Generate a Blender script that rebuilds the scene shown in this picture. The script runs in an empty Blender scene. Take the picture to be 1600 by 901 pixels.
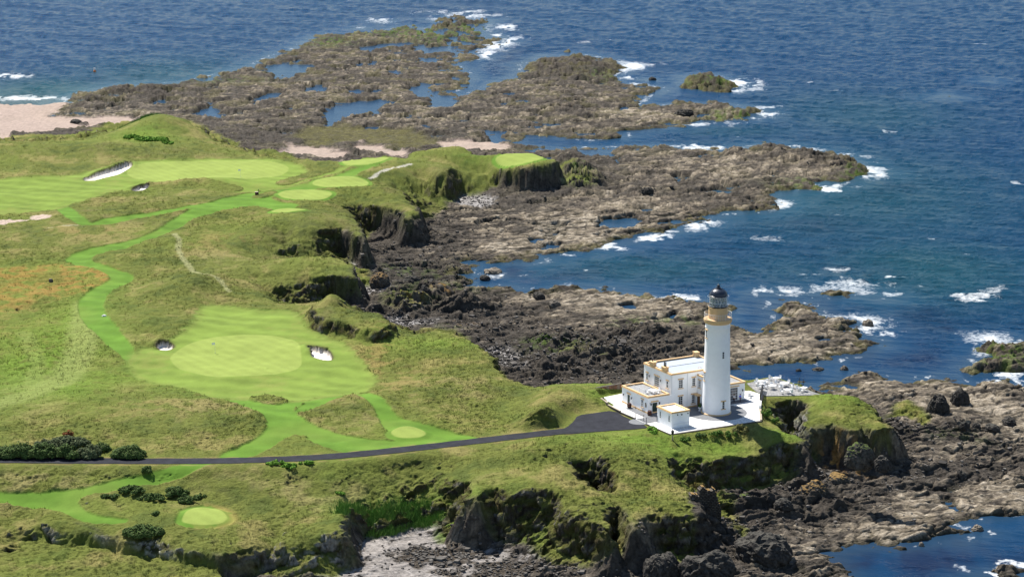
import bpy, bmesh, math, random
import numpy as np
from mathutils import Vector, Matrix

# ------------------------------------------------------------------ scene, camera, light
scene = bpy.context.scene
COL = scene.collection
R = math.radians
CAM_H, PITCH, FPX = 140.0, R(13.15), 3913.0
cam_d = bpy.data.cameras.new("camera"); cam = bpy.data.objects.new("camera", cam_d)
COL.objects.link(cam)
cam.location = (0, 0, CAM_H); cam.rotation_euler = (R(90) - PITCH, 0, 0)
cam_d.sensor_width = 36.0; cam_d.lens = 36.0 * FPX / 1600.0
cam_d.clip_start = 1.0; cam_d.clip_end = 80000.0
scene.camera = cam
scene.cycles.use_denoising = True

SUN_AZ, SUN_EL = math.atan2(0.83, -0.56), R(52)       # direction towards the sun, on the ground: back-left
world = bpy.data.worlds.new("World"); scene.world = world; world.use_nodes = True
wn = world.node_tree.nodes; wl = world.node_tree.links
bg = wn["Background"]; bg.inputs["Strength"].default_value = 0.072
sky = wn.new("ShaderNodeTexSky"); sky.sky_type = 'NISHITA'; sky.sun_disc = False
sky.sun_elevation = SUN_EL; sky.sun_rotation = R(90) - SUN_AZ
sky.air_density = 1.0; sky.dust_density = 0.1; sky.ozone_density = 1.6
wl.new(sky.outputs[0], bg.inputs["Color"])
sun_d = bpy.data.lights.new("sun", 'SUN'); sun = bpy.data.objects.new("sun", sun_d); COL.objects.link(sun)
sun_d.energy = 4.8; sun_d.angle = R(0.5); sun_d.color = (1.0, 0.95, 0.87)
sv = Vector((math.cos(SUN_AZ) * math.cos(SUN_EL), math.sin(SUN_AZ) * math.cos(SUN_EL), math.sin(SUN_EL)))
sun.rotation_euler = sv.to_track_quat('Z', 'Y').to_euler(); sun.location = (0, 0, 300)
vs = scene.view_settings
vs.view_transform = 'Standard'; vs.look = 'None'; vs.exposure = 1.0; vs.gamma = 1.0; vs.use_curve_mapping = False

# ------------------------------------------------------------------ survey: photo coordinates -> ground
CP, SP = math.cos(PITCH), math.sin(PITCH)
def ground(u, v, z=10.0):
    a = (u - 800.0) / FPX; b = -(v - 450.5) / FPX
    dx, dy, dz = a, CP + b * SP, -SP + b * CP
    t = (CAM_H - z) / -dz
    return (dx * t, dy * t)
def zbase(x, y):
    """the plateau is about 10 m above the sea and falls to 6.5 m in the near-left corner"""
    s = lambda a, b, v: (lambda t: t * t * (3 - 2 * t))(min(max((v - a) / (b - a), 0), 1))
    return 10.0 - 3.5 * s(424, 407, y) * s(-20, -34, x)
def onland(u, v):
    z = 10.0
    for _ in range(30):
        p = ground(u, v, z); z = .5 * z + .5 * zbase(*p)
    return (p[0], p[1], z)
def P(s, z=None):
    """'x,y x,y,z ...' -> list of ground points"""
    out = []
    for tok in s.split():
        q = [float(k) for k in tok.split(',')]
        zz = q[2] if len(q) > 2 else z
        out.append(ground(q[0], q[1], zz) if zz is not None else onland(q[0], q[1])[:2])
    return np.array(out)

# ------------------------------------------------------------------ noise
_rng = np.random.RandomState(7)
_perm = np.tile(_rng.permutation(256), 3).astype(np.int32)
_ga = _rng.rand(256) * 2 * np.pi
_gx, _gy = np.cos(_ga).astype(np.float32), np.sin(_ga).astype(np.float32)
_val = _rng.rand(256).astype(np.float32); _val2 = _rng.rand(256).astype(np.float32)
def perlin(x, y, seed=0):
    x = np.asarray(x, np.float32) + seed * 17.31; y = np.asarray(y, np.float32) - seed * 9.17
    xi = np.floor(x).astype(np.int32); yi = np.floor(y).astype(np.int32)
    xf = x - xi; yf = y - yi
    u = xf * xf * xf * (xf * (xf * 6 - 15) + 10); v = yf * yf * yf * (yf * (yf * 6 - 15) + 10)
    xi &= 255; yi &= 255
    def g(ix, iy, fx, fy):
        h = _perm[_perm[ix] + iy] & 255
        return _gx[h] * fx + _gy[h] * fy
    a = g(xi, yi, xf, yf); b = g(xi + 1, yi, xf - 1, yf)
    c = g(xi, yi + 1, xf, yf - 1); d = g(xi + 1, yi + 1, xf - 1, yf - 1)
    return ((a + u * (b - a)) * (1 - v) + (c + u * (d - c)) * v) * 1.5
def fbm(x, y, o=4, seed=0, gain=0.5, lac=2.03):
    r = 0; a = 1.0; f = 1.0
    for k in range(o):
        r = r + a * perlin(x * f, y * f, seed + k * 3); a *= gain; f *= lac
    return r
def ridged(x, y, o=4, seed=0, gain=0.5):
    r = 0; a = 1.0; f = 1.0; n = 0
    for k in range(o):
        r = r + a * (1 - np.abs(perlin(x * f, y * f, seed + k * 3)) * 1.6); n += a; a *= gain; f *= 2.07
    return r / n
def worley(x, y, seed=0):
    x = np.asarray(x, np.float32) + seed * 31.7; y = np.asarray(y, np.float32) + seed * 11.3
    xi = np.floor(x).astype(np.int32); yi = np.floor(y).astype(np.int32)
    f1 = np.full(x.shape, 9.0, np.float32); f2 = f1.copy(); idv = np.zeros(x.shape, np.float32)
    for dx in (-1, 0, 1):
        for dy in (-1, 0, 1):
            cx, cy = xi + dx, yi + dy
            h = _perm[_perm[cx & 255] + (cy & 255)] & 255
            d = (cx + _val[h] - x) ** 2 + (cy + _val2[h] - y) ** 2
            near = d < f1
            f2 = np.where(near, f1, np.minimum(f2, d)); idv = np.where(near, _val[(h * 7 + 3) & 255], idv)
            f1 = np.where(near, d, f1)
    return np.sqrt(f1), np.sqrt(f2), idv
def sstep(a, b, x):
    t = np.clip((x - a) / (b - a), 0, 1); return t * t * (3 - 2 * t)
def mix(a, b, t): return a + (b - a) * t
def sdf(poly, X, Y):
    """signed distance, positive inside"""
    px, py = poly[:, 0], poly[:, 1]; n = len(px)
    d2 = np.full(X.shape, 1e12, np.float32); ins = np.zeros(X.shape, bool)
    for i in range(n):
        x0, y0, x1, y1 = px[i], py[i], px[(i + 1) % n], py[(i + 1) % n]
        ex, ey = x1 - x0, y1 - y0
        t = np.clip(((X - x0) * ex + (Y - y0) * ey) / (ex * ex + ey * ey + 1e-9), 0, 1)
        d2 = np.minimum(d2, (X - x0 - t * ex) ** 2 + (Y - y0 - t * ey) ** 2)
        if y0 != y1:
            ins ^= ((y0 > Y) != (y1 > Y)) & (X < ex * (Y - y0) / (y1 - y0) + x0)
    d = np.sqrt(d2); return np.where(ins, d, -d)
def rnd_poly(p, n=3):
    """Chaikin corner cutting"""
    for _ in range(n):
        q = np.roll(p, -1, 0); p = np.stack([p * .75 + q * .25, p * .25 + q * .75], 1).reshape(-1, 2)
    return p
# ------------------------------------------------------------------ the land: outlines surveyed from the photograph
LAND_TOP = P("-260,226 -150,226 0,222 60,223 135,220 170,210 205,203 245,198 285,196 310,202 322,220 352,226 372,239 "
  "440,243 500,248 535,250 564,243 608,240 632,243 648,234 692,229 739,237 780,237 834,236 854,241 866,247 "
  "858,252 838,254 815,253 795,257,9 770,258,7.6 745,258,7.4 722,260,7.6 705,263,8.6 686,268 675,262 655,259 640,262 628,268 606,268 591,272 600,284 "
  "612,290 634,304 646,316 650,328 641,336 622,324 600,318 575,312 548,306 540,316 548,332 560,352 572,364 "
  "560,362 537,352 500,356 480,364 462,357 449,354 432,358 415,364 398,374 402,392 440,402 480,402 510,401 537,408 553,420 "
  "552,428 535,424 500,426 460,426 436,424 420,426 398,424 380,430 388,446 422,467 455,470 489,470 505,466 520,464 540,470 548,484 "
  "565,490 597,497 618,507 628,521 662,512 690,511 720,520 745,531 760,546 772,560 782,578 800,590 830,600 852,604 "
  "880,598 905,598 940,596 972,597 1000,592 1090,592 1150,591 1200,586 1222,590 1250,593 1262,600 1283,610 1316,614 1343,620 1364,636 1380,648 "
  "1394,658 1374,662 1343,653 1337,662 1318,662 1296,656 1275,662 1262,655 1263,632 1250,623 1229,622 1198,621 1194,636 1206,644 1212,661 "
  "1249,672 1252,680 1222,678 1190,678 1172,690 1127,692 1094,691 1070,694 1043,692 1032,700 1038,722 1060,744 1078,760 1076,778 "
  "1066,792 1036,790 1002,794 985,806 979,790 962,778 950,768,11 940,772,11.5 944,790,11.8 944,800,11.5 930,796,11 912,786,11.2 894,772,11.3 884,764,11.3 870,757,11.3 "
  "854,756,11.3 810,752,11.3 766,746,11.2 744,760,11.5 735,765,10.5 728,750,10 720,738,10 700,716 660,712 600,720 550,738 530,775,6.5 533,800,6.5 530,830,6.5 489,834,6.5 449,840,6.5 436,818,6.5 428,820,6.5 405,846,6.5 337,856,6.5 294,850,6.5 253,830,6.5 189,830,6.5 145,820,6.5 "
  "111,813,6.5 94,812,6.5 50,800,6.5 0,795,6.5 -150,785,6.5 -400,785,6.5")
LAND_FOOT = P("-260,215 -60,215 40,214 120,214 150,203 175,192 205,190 300,190 330,212 360,222 380,238 440,240 535,247,10 564,239,10 608,236,10 638,240,10 648,229,10 692,225,10 739,233,10 834,232,10 856,238,10 "
  "880,246,10 875,268 862,292 840,296 815,290 795,292 770,300 740,306 722,304 700,318 690,330 668,346 640,362 610,365 580,366 568,372 566,398 545,402 528,408 545,418 572,424 580,436 574,446 545,450 515,462 500,470 522,478 540,500 "
  "570,506 600,522 622,530 640,527 662,521 700,524 730,536 748,556 766,576 778,596 800,604,6 850,606,9 972,590,10 1090,586,10 1200,581,10 1260,590,10 1320,606,10 1372,622,9 1414,632 1441,650 "
  "1444,668 1431,686 1397,692 1343,697 1313,707 1276,697 1259,690 1262,708 1279,726 1262,746 1229,757 1205,758 1188,768 1150,770 1127,776 1132,792 1158,826 1154,848 1127,868 1094,878 1060,885 1002,866 982,862 979,838 "
  "958,826 944,834 962,862 968,880 940,895 901,892 867,881 820,858 760,846 699,841 690,824 645,823 597,835 560,834 537,842 541,880 520,900 470,905 430,903 390,898 345,890,3 300,878,3.2 255,870,3.2 215,862,3.2 160,855,3.2 106,838,3.2 70,850,3.2 20,890,3.2 -60,930,3.2 -400,960,3.2", 1.5)
SHELF = P("-400,236 -200,190 -120,178 40,178 71,179 111,148 172,134 203,131 250,131 297,125 337,115 388,103 422,85 449,79 472,66 490,56 510,52 540,56 575,52 611,44 641,40 660,45 690,37 675,31 699,26 732,29 773,31 765,42 753,51 793,59 800,66 780,72 749,79 757,88 763,92 735,95 725,101 729,111 749,121 735,128 730,136 712,146 722,147 750,138 773,125 795,119 813,115 808,108 810,101 825,93 847,86 875,88 901,83 942,90 965,96 982,105 965,118 969,130 1010,133 1050,138 1036,146 1013,152 1002,165 1030,164 1070,160 1127,160 1158,165 1178,171 1195,175 1188,183 1160,189 1127,190 1077,196 1067,198 1020,204 982,209 990,214 969,217 930,220 911,219 880,218 850,215 822,217 815,222 840,228 880,231 920,229 965,229 1016,228 1060,229 1100,234 1144,233 1170,228 1195,226 1242,229 1289,236 1330,248 1354,260 1364,268 1384,272 1340,280 1323,287 1283,294 1242,300 1215,308 1229,320 1205,332 1141,335 1117,342 1100,351 1067,362 1029,366 996,379 945,389 905,394 867,400 855,408 828,416 790,413 753,411 746,415 742,425 739,435 746,446 772,447 800,446 817,449 840,455 867,448 910,445 952,448 996,455 1036,465 1070,465 1110,468 1150,476 1158,482 1145,495 1150,512 1170,516 1192,513 1205,489 1188,477 1208,469 1240,472 1269,472 1283,482 1289,492 1318,494 1347,496 1367,506 1356,514 1340,516 1358,524 1377,529 1388,538 1375,546 1357,553 1313,567 1262,570 1212,575 1160,583 1141,585 1110,590 1110,602 1148,604 1200,602 1262,598 1283,599 1310,589 1357,583 1400,587 1441,590 1475,583 1505,590 1515,596 1560,594 1600,599 1680,615 1760,680 1720,760 1640,800 1600,807 1560,812 1499,822 1540,827 1562,832 1530,840 1510,852 1470,850 1440,856 1408,860 1381,856 1347,860 1320,868 1323,884 1340,897 1360,940 1340,1010 200,1010 -500,1010 -500,240", 0.0)
ISLES = [P(s, 0.0) for s in (
  "1058,126 1066,119 1085,117 1110,116 1132,121 1150,130 1158,136 1146,143 1120,145 1090,142 1066,137",
  "1170,458 1180,453 1210,454 1249,456 1245,463 1215,462 1185,463", "1258,462 1280,452 1310,450 1340,455 1358,458 1345,464 1322,465 1300,468 1275,464",
  "1502,575 1512,564 1530,558 1538,546 1552,536 1580,531 1640,530 1650,580 1590,582 1550,588 1515,587", "1542,531 1550,526 1558,530 1552,536",
  "1360,468 1385,465 1396,468 1380,471", "582,34 594,31 606,33 600,36", "553,44 566,42 575,45 562,47", "1535,127 1545,124 1548,128",
  "750,428 762,424 790,428 786,433 770,433", "816,406 830,403 858,409 846,414 824,416", "1275,578 1283,576 1280,583", "1312,575 1322,573 1328,578 1316,582",
  "1500,905 1520,896 1560,888 1620,884 1680,900 1680,930 1500,930", "1458,153 1480,147 1500,153", "1004,124 1012,122 1024,125 1012,128", "1290,510 1310,504 1322,512 1305,516", "756,60 780,56 800,62 780,66")]
POOLS = [P(s, 0.4) for s in (
  "408,102 440,99 494,101 486,112 465,118 420,116", "385,158 418,144 450,145 452,150 425,155 405,161", "303,178 330,160 341,168 358,183 338,186 302,184",
  "493,188 513,172 560,155 600,152 620,160 566,178 530,186", "550,76 598,68 640,64 632,72 568,81", "635,78 672,71 716,71 712,79 672,83 642,81", "574,98 614,92 680,92 720,96 675,99 625,96",
  "536,142 564,137 578,142 562,149 540,150", "635,138 665,130 682,132 678,137 665,142 668,148 640,145", "665,158 680,147 710,148 718,158 712,168 675,172", "806,158 824,155 830,158 816,163", "628,192 665,194 690,202 660,200",
  "824,376 842,370 872,369 855,375 835,382", "845,385 872,381 870,387 848,389", "896,350 935,345 980,338 996,340 986,356 962,356 920,354", "1010,347 1070,343 1070,350 1030,350", "956,477 994,474 996,482 966,481", "1015,496 1050,490 1055,500 1020,503",
  "1097,301 1115,295 1140,297 1136,303 1105,304", "1115,285 1135,284 1130,291", "1283,533 1308,534 1306,541 1290,541", "900,236 940,230 960,234 962,243 925,246 902,242", "961,254 977,242 979,250 970,254", "1475,653 1490,650 1496,656 1482,657",
  "1445,606 1460,605 1470,608 1450,609", "1460,788 1490,784 1508,788 1480,793", "560,178 590,172 610,176 580,182", "400,470,1 402,470,1 401,471,1")]
BEACH = [P(s, 0.8) for s in ("-400,240 -400,158 0,161 60,160 108,158 90,170 72,181 110,185 160,182 215,183 205,196 178,200 150,204 120,212 60,216 0,222",
  "368,240 372,237 410,238 440,236 450,226 500,230 540,238 540,248 500,248 440,242", "548,229 560,224 595,228 640,238 635,245 600,243 565,238",
  "680,222 700,219 760,220 800,226 790,234 735,232 700,230")]
GRAVEL = [P(s, 1.0) for s in ("690,310 728,304 775,312 770,322 752,328 722,324 700,318", "572,362 600,359 645,362 640,369 600,371 575,370", "540,414 560,416 600,427 580,433 560,428", "524,458 545,450 590,447 616,452 600,462 580,470 550,474 528,472",
  "598,500 625,498 650,505 690,506 680,511 640,514 612,512", "758,550 790,548 812,560 805,572 828,580 800,586 780,572", "948,836 962,828 985,838 1005,862 995,878 975,880 962,860", "1257,690 1290,697 1310,712 1300,726 1282,726 1262,706")]
COVE = P("528,842 560,834 597,838 645,826 690,830 720,846 760,858 820,870 850,890 860,930 470,930 520,892 545,880", 1.0)   # pale slabs of the small bay
GREENFLAT = P("455,212 470,200 530,196 600,200 660,205 690,222 640,232 600,228 560,222 520,226 480,228", 0.8)

# mown golf ground
FAIRWAY = [rnd_poly(P(s), 2) for s in ("-150,285 0,280 100,275 165,262 200,256 270,250 340,246 410,246 455,252 480,262 478,272 505,266 545,258 545,262 500,276 455,290 420,296 372,299 340,292 285,287 235,292 200,296 165,301 110,319 60,329 0,333 -150,338",
  "408,303 440,289 500,284 535,268 560,262 600,258 560,270 520,290 478,296 440,300 420,312 402,318",)]
PATHS = [rnd_poly(P(s), 2) for s in (
  "420,296 388,299 371,303 337,315 310,325 270,347 250,361 216,373 145,386 115,393 105,401 108,410 135,416 175,427 174,435 148,448 132,462 125,475 127,496 142,516 169,536 189,553 199,563 209,562 206,543 182,519 165,499 159,486 159,472 169,455 189,445 206,435 204,425 182,420 148,410 138,403 145,396 189,389 236,373 270,361 297,347 324,335 364,325 405,322 425,327 440,333 452,330 470,322 430,316 420,310",
  "145,350 236,337 321,320 368,303 371,306 321,325 236,342 150,356", "85,320 105,318 131,349 150,356 114,353",
  "341,624 405,648 422,664 418,678 388,698 334,715 388,715 422,698 452,678 472,678 540,694 590,706 640,700 712,690 735,688 712,686 705,682 648,671 618,658 594,645 567,624 545,610 516,612 486,628 455,654 500,640 530,625 550,614 558,620 584,637 600,655 610,675 625,688 600,690 530,680 486,666 466,658 456,650 458,640 486,628 456,629 452,632 440,634 420,634 400,628 388,624",
  "560,612 590,622 606,644 625,658 700,674 752,686 740,690 640,700 590,708 530,706 470,682 520,680 560,690 610,694 628,688 604,672 592,650 575,630",
  "-150,772 0,771 91,771 135,766 189,751 236,742 287,730 307,723 334,723 314,732 270,746 209,759 169,769 128,776 116,784 125,796 152,806 202,811 182,816 135,810 84,793 40,786 0,780 -150,785")]
ISLANDS = [rnd_poly(P(s), 2) for s in ("385,624 405,619 440,622 455,628 438,637 415,637 395,632", "210,290 245,284 290,280 340,288 388,292 370,298 330,294 285,289 240,293",
  "424,286 455,276 500,262 530,256 536,260 500,272 470,284 440,290", "392,305 420,299 440,300 432,306 408,311 394,309")]
FRINGE = rnd_poly(P("310,478 358,475 398,482 462,485 470,500 482,514 512,527 545,545 578,575 590,593 575,610 555,618 516,616 486,628 455,630 425,626 388,626 341,624 300,608 250,595 216,588 196,572 205,560 215,545 245,543 280,522 307,502"), 2)
GREENS = {'golf_green': [rnd_poly(P(s), 3) for s in ("263,556 287,536 334,523 391,518 439,523 468,533 470,550 473,570 440,583 388,588 337,587 290,578 270,568", "195,268 215,257 280,251 345,248 400,248 440,254 455,262 440,272 400,280 340,284 280,282 230,282 205,278")],
  'tee_green': [rnd_poly(P(s), 3) for s in ("532,252 545,247 575,244 600,243 610,247 600,253 585,259 560,261 540,259", "485,286 500,280 535,275 562,276 579,283 570,290 545,295 515,294 495,291", "430,306 445,298 475,296 510,299 522,304 510,311 480,315 450,313",
    "420,332 440,328 470,330 482,335 470,338 435,337", "770,242 785,238 815,237 840,240 853,245 838,250 815,251 790,249", "609,678 622,671 642,670 660,674 668,680 655,686 632,687 615,684", "282,820,6.5 287,806,6.5 298,796,6.5 320,791,6.5 345,795,6.5 357,806,6.5 352,815,6.5 330,821,6.5")]}
BUNKERS = [rnd_poly(P(s), 2) for s in ("241,542 246,535 260,533 274,536 271,541 255,545", "478,541 492,542 510,547 517,550 522,560 508,561 488,557 484,549", "124,280 150,268 180,260 207,255 206,263 175,274 148,281", "202,295 214,288 234,287 232,292 216,297")]
SANDY = P("-20,350 0,345 45,347 50,337 70,336 80,341 70,346 40,350 0,354")
ORANGE = P("-40,432 0,420 60,416 120,416 165,420 178,430 160,445 120,455 70,470 0,480 -40,480")
SCARP = P("486,484 530,489 597,495 618,505 616,513 600,521 580,524 556,521 540,512 505,508 488,500", 11.5)
ROAD_PTS = [(-260, 718), (-100, 718), (0, 718.5), (150, 720), (330, 720.5), (450, 717.5), (530, 713), (631, 702), (746, 689), (834, 678), (890, 672.5)]
CARPARK = P("862,676 884,669 897,658 902,649 930,645 959,641 979,653 1012,666 1008,669.5 935,674 880,679")

# ------------------------------------------------------------------ coarse fields on a regular metre grid
GX0, GX1, GY0, GY1, GS = -330.0, 330.0, 355.0, 1260.0, 1.0
gxs = np.arange(GX0, GX1 + GS, GS, dtype=np.float32); gys = np.arange(GY0, GY1 + GS, GS, dtype=np.float32)
GXX, GYY = np.meshgrid(gxs, gys)
def field_union(polys):
    r = np.full(GXX.shape, -400.0, np.float32)
    for p in polys: r = np.maximum(r, sdf(p, GXX, GYY))
    return r
F_TOP = sdf(LAND_TOP, GXX, GYY); F_FOOT = np.maximum(sdf(LAND_FOOT, GXX, GYY), F_TOP)
F_SHELF = np.maximum(sdf(SHELF, GXX, GYY), field_union(ISLES)); F_POOL = field_union(POOLS); F_BEACH = field_union(BEACH); F_GRAVEL = field_union(GRAVEL)
F_COVE = sdf(COVE, GXX, GYY); F_FLAT = sdf(GREENFLAT, GXX, GYY)
def samp(F, X, Y):
    fx = np.clip((X - GX0) / GS, 0, F.shape[1] - 1.001); fy = np.clip((Y - GY0) / GS, 0, F.shape[0] - 1.001)
    ix = fx.astype(np.int32); iy = fy.astype(np.int32); fx = fx - ix; fy = fy - iy
    return (F[iy, ix] * (1 - fx) + F[iy, ix + 1] * fx) * (1 - fy) + (F[iy + 1, ix] * (1 - fx) + F[iy + 1, ix + 1] * fx) * fy

# ------------------------------------------------------------------ fine grid, fanned out from the viewpoint's side of the bay
rows = [357.0]
while rows[-1] < 1185: rows.append(rows[-1] + (.14 if 384 < rows[-1] < 474 else .34 if rows[-1] < 690 else min(max(1.95e-6 * rows[-1] ** 2, 0.27), 2.2)))
rows = np.array(rows, np.float32)
ang = np.concatenate([np.linspace(-17.2, -12, 50)[:-1], np.linspace(-12, 12, 1060), np.linspace(12, 15.8, 40)[1:]])
tan_a = np.tan(np.radians(ang)).astype(np.float32)
X = rows[:, None] * tan_a[None, :]; Y = np.repeat(rows[:, None], len(tan_a), 1)
NR, NC = X.shape
def local(poly, pad=6.0, soft=None):
    """exact signed distance near the polygon only, -99 elsewhere"""
    out = np.full(X.shape, -99.0, np.float32)
    lo = poly.min(0) - pad; hi = poly.max(0) + pad
    m = (X > lo[0]) & (X < hi[0]) & (Y > lo[1]) & (Y < hi[1])
    if m.any(): out[m] = sdf(poly, X[m], Y[m])
    return out
def local_u(polys, pad=6.0):
    r = np.full(X.shape, -99.0, np.float32)
    for p in polys: r = np.maximum(r, local(p, pad))
    return r
def blob(u, v, ru, rv, z=1.0, p=2.0):
    """soft ellipse of half-sizes ru, rv photo pixels lying on the ground"""
    cx, cy = ground(u, v, z); ax = ground(u + ru, v, z)[0] - cx; ay = ground(u, v - rv, z)[1] - cy
    return np.exp(-(((X - cx) / ax) ** 2 + ((Y - cy) / ay) ** 2) ** (p / 2))
def wblob(u, v, rx, ry, z=10.0, rot=0.0, p=2.0):
    cx, cy = ground(u, v, z); c, s = math.cos(rot), math.sin(rot); dx, dy = X - cx, Y - cy
    return np.exp(-((((dx * c + dy * s) / rx) ** 2 + ((-dx * s + dy * c) / ry) ** 2) ** (p / 2)))
def blobs(s, z=1.0, p=2.0):
    r = np.zeros(X.shape, np.float32)
    for tok in s.split():
        q = [float(k) for k in tok.split(',')]
        r = np.maximum(r, blob(q[0], q[1], q[2], q[3], z, p) * (q[4] if len(q) > 4 else 1.0))
    return r

n2 = fbm(X / 22, Y / 22, 4, 1); n5 = fbm(X / 6.0, Y / 6.0, 4, 5); n1 = fbm(X / 1.6, Y / 1.6, 3, 9)
wx = fbm(X / 9, Y / 9, 4, 21) ; wy = fbm(X / 9, Y / 9, 4, 33)
far = sstep(600, 1000, Y)
dT = samp(F_TOP, X + wx * 1.3, Y + wy * 1.6); dF = samp(F_FOOT, X + wx * 1.3, Y + wy * 1.6)
dR = samp(F_SHELF, X + wx * 3.5, Y + wy * (5.0 + 5 * far)) + n5 * 1.6
dPool = samp(F_POOL, X + wx * 2.5, Y + wy * 5.0) + n5 * 1.3
dBeach = samp(F_BEACH, X + wx * 2, Y + wy * 4); dBeach = dBeach - 16 * blobs('60,213,50,4 118,206,60,5 165,202,26,4 130,194,14,2', 1, 3)
dGrav = samp(F_GRAVEL, X + wx * 1.5, Y + wy * 1.5); dCove = samp(F_COVE, X + wx * 2, Y + wy * 2)
dFlat = samp(F_FLAT, X + wx * 3, Y + wy * 6)

# --- rock shelf
th = R(24); U = X * math.cos(th) + Y * math.sin(th); V = -X * math.sin(th) + Y * math.cos(th)     # strata run to the upper right
wq = fbm(X / 14, Y / 14, 3, 41) * 3
strat = ridged((U + wq) / 17, (V + wq) / 4.2, 4, 51, 0.55)
f1, f2, cid = worley((U + wx * 2) / 5.2, (V + wy * 2) / 2.6, 3)
crack = sstep(0.0, 0.16, f2 - f1)
g1, g2, gid = worley(U / 1.7 + wx, V / 1.1 + wy, 8)
rub = sstep(0.0, 0.25, g2 - g1)
shelf = -2.6 + 3.5 * sstep(-5, 7, dR) + 0.5 * sstep(5, 40, dR) + 0.9 * sstep(18, 0, -dF)
RIDGE = blobs("900,110,60,14,2.6 855,100,28,7,1.6 900,96,20,5,2.2 890,168,50,14,1.8 1105,130,40,9,2.6 1130,172,45,8,1.4 1250,248,80,12,2.3 1320,262,30,7,1.5 1190,240,60,9,1.2 1010,300,50,6,0.9 230,143,70,8,1.6 150,160,40,8,1 "
   "640,478,60,20,3.0 720,484,45,14,2.6 680,466,18,9,2.2 670,455,30,10,1.2 880,545,50,14,3.4 940,556,60,15,2.8 1030,530,70,16,2.4 1080,548,60,14,1.8 860,575,60,9,1.6 880,590,60,7,1.6 610,350,40,9,1.6 700,310,26,8,2.0 640,376,40,10,1.6 560,406,22,7,1.8 590,436,26,8,2.0 "
   "1330,700,40,14,2.0 1190,740,80,14,1.2 1180,800,70,14,2.2 1260,758,60,14,1.6 1280,790,90,12,1.2 905,283,38,16,4.4 885,263,26,9,3.6 1500,670,60,12,1.0 1420,700,80,12,0.8 1250,480,36,7,1.4 1200,540,40,10,.9 1330,505,30,8,1.0 1080,845,50,20,2.0 530,408,30,6,1.4 690,35,50,8,1.2 560,58,60,7,.8 1545,545,40,10,1.4 1560,570,60,10,1.0", 1.0, 2.4)
tan_b = blobs("870,160,130,50,.42 640,120,200,60,.34 450,150,200,40,.30 1130,260,160,30,.6 900,360,140,36,1 800,385,60,20,.9 1000,320,90,20,.7 960,470,130,24,1 1040,490,80,24,.8 930,500,90,18,.6 1220,540,140,30,1 1270,490,70,24,.9 1450,600,160,24,1.1 1540,640,110,40,1.1 1570,770,90,26,1.1 1450,790,110,26,.95 1380,830,90,24,.8 1240,860,60,30,.5 180,175,110,14,.6 1000,180,90,14,.8 1120,180,60,12,.6 620,60,120,20,.3 670,180,140,26,.5 1460,710,110,18,.35 1200,880,60,20,.5 720,400,60,10,.5 770,345,90,18,.5 640,400,40,8,.4 1030,238,60,8,.5", 1.0, 2.6)
amp = (0.85 + 0.55 * sstep(-.5, .6, n2)) * sstep(-8, 2, dR) * (1 - .5 * np.clip(tan_b, 0, 1)) * (1 - .3 * far)
pile = RIDGE * (0.62 + 0.62 * (strat - 0.45) + 0.35 * (cid - 0.4) + 0.25 * n5)
shelf = shelf + amp * ((strat - 0.55) * 1.5 + (cid - 0.5) * 0.75 * crack - 0.28 * (1 - crack) + (gid - 0.5) * 0.32 * rub + n1 * 0.12) + pile
wild = sstep(mix(.45, .22, sstep(700, 800, Y)), mix(.7, .42, sstep(700, 800, Y)), fbm(X / 14, Y / 12, 4, 151)) * (.3 + .7 * sstep(560, 760, Y)) * sstep(2, 8, dR) * (dF < -12)
shelf = shelf - 2.2 * blobs('735,50,90,36 770,85,40,20,.8', .5) * sstep(-.15, .35, fbm(X / 7, Y / 11, 3, 155))
pl = np.maximum(sstep(-1.5, 1.2, dPool), wild * .9); shelf = mix(shelf, np.minimum(shelf, -0.35 + 0.35 * (strat - .5) + (gid - .6) * .5), pl)
shelf = mix(shelf, 0.55 + 0.03 * np.maximum(dBeach, 0) + n2 * 0.12, sstep(-2, 2, dBeach))
shelf = mix(shelf, 1.2 + 0.12 * n5 + 0.1 * (gid - .5), sstep(-1.5, 1.5, dGrav) * 0.9)
shelf = mix(shelf, 0.75 + 0.18 * (strat - .5) * 2 + (cid - .5) * .25 + n2 * .15, sstep(-2, 3, dCove) * .85)
shelf = mix(shelf, 0.5 + 0.1 * n5, sstep(-3, 4, dFlat) * .8)

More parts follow.
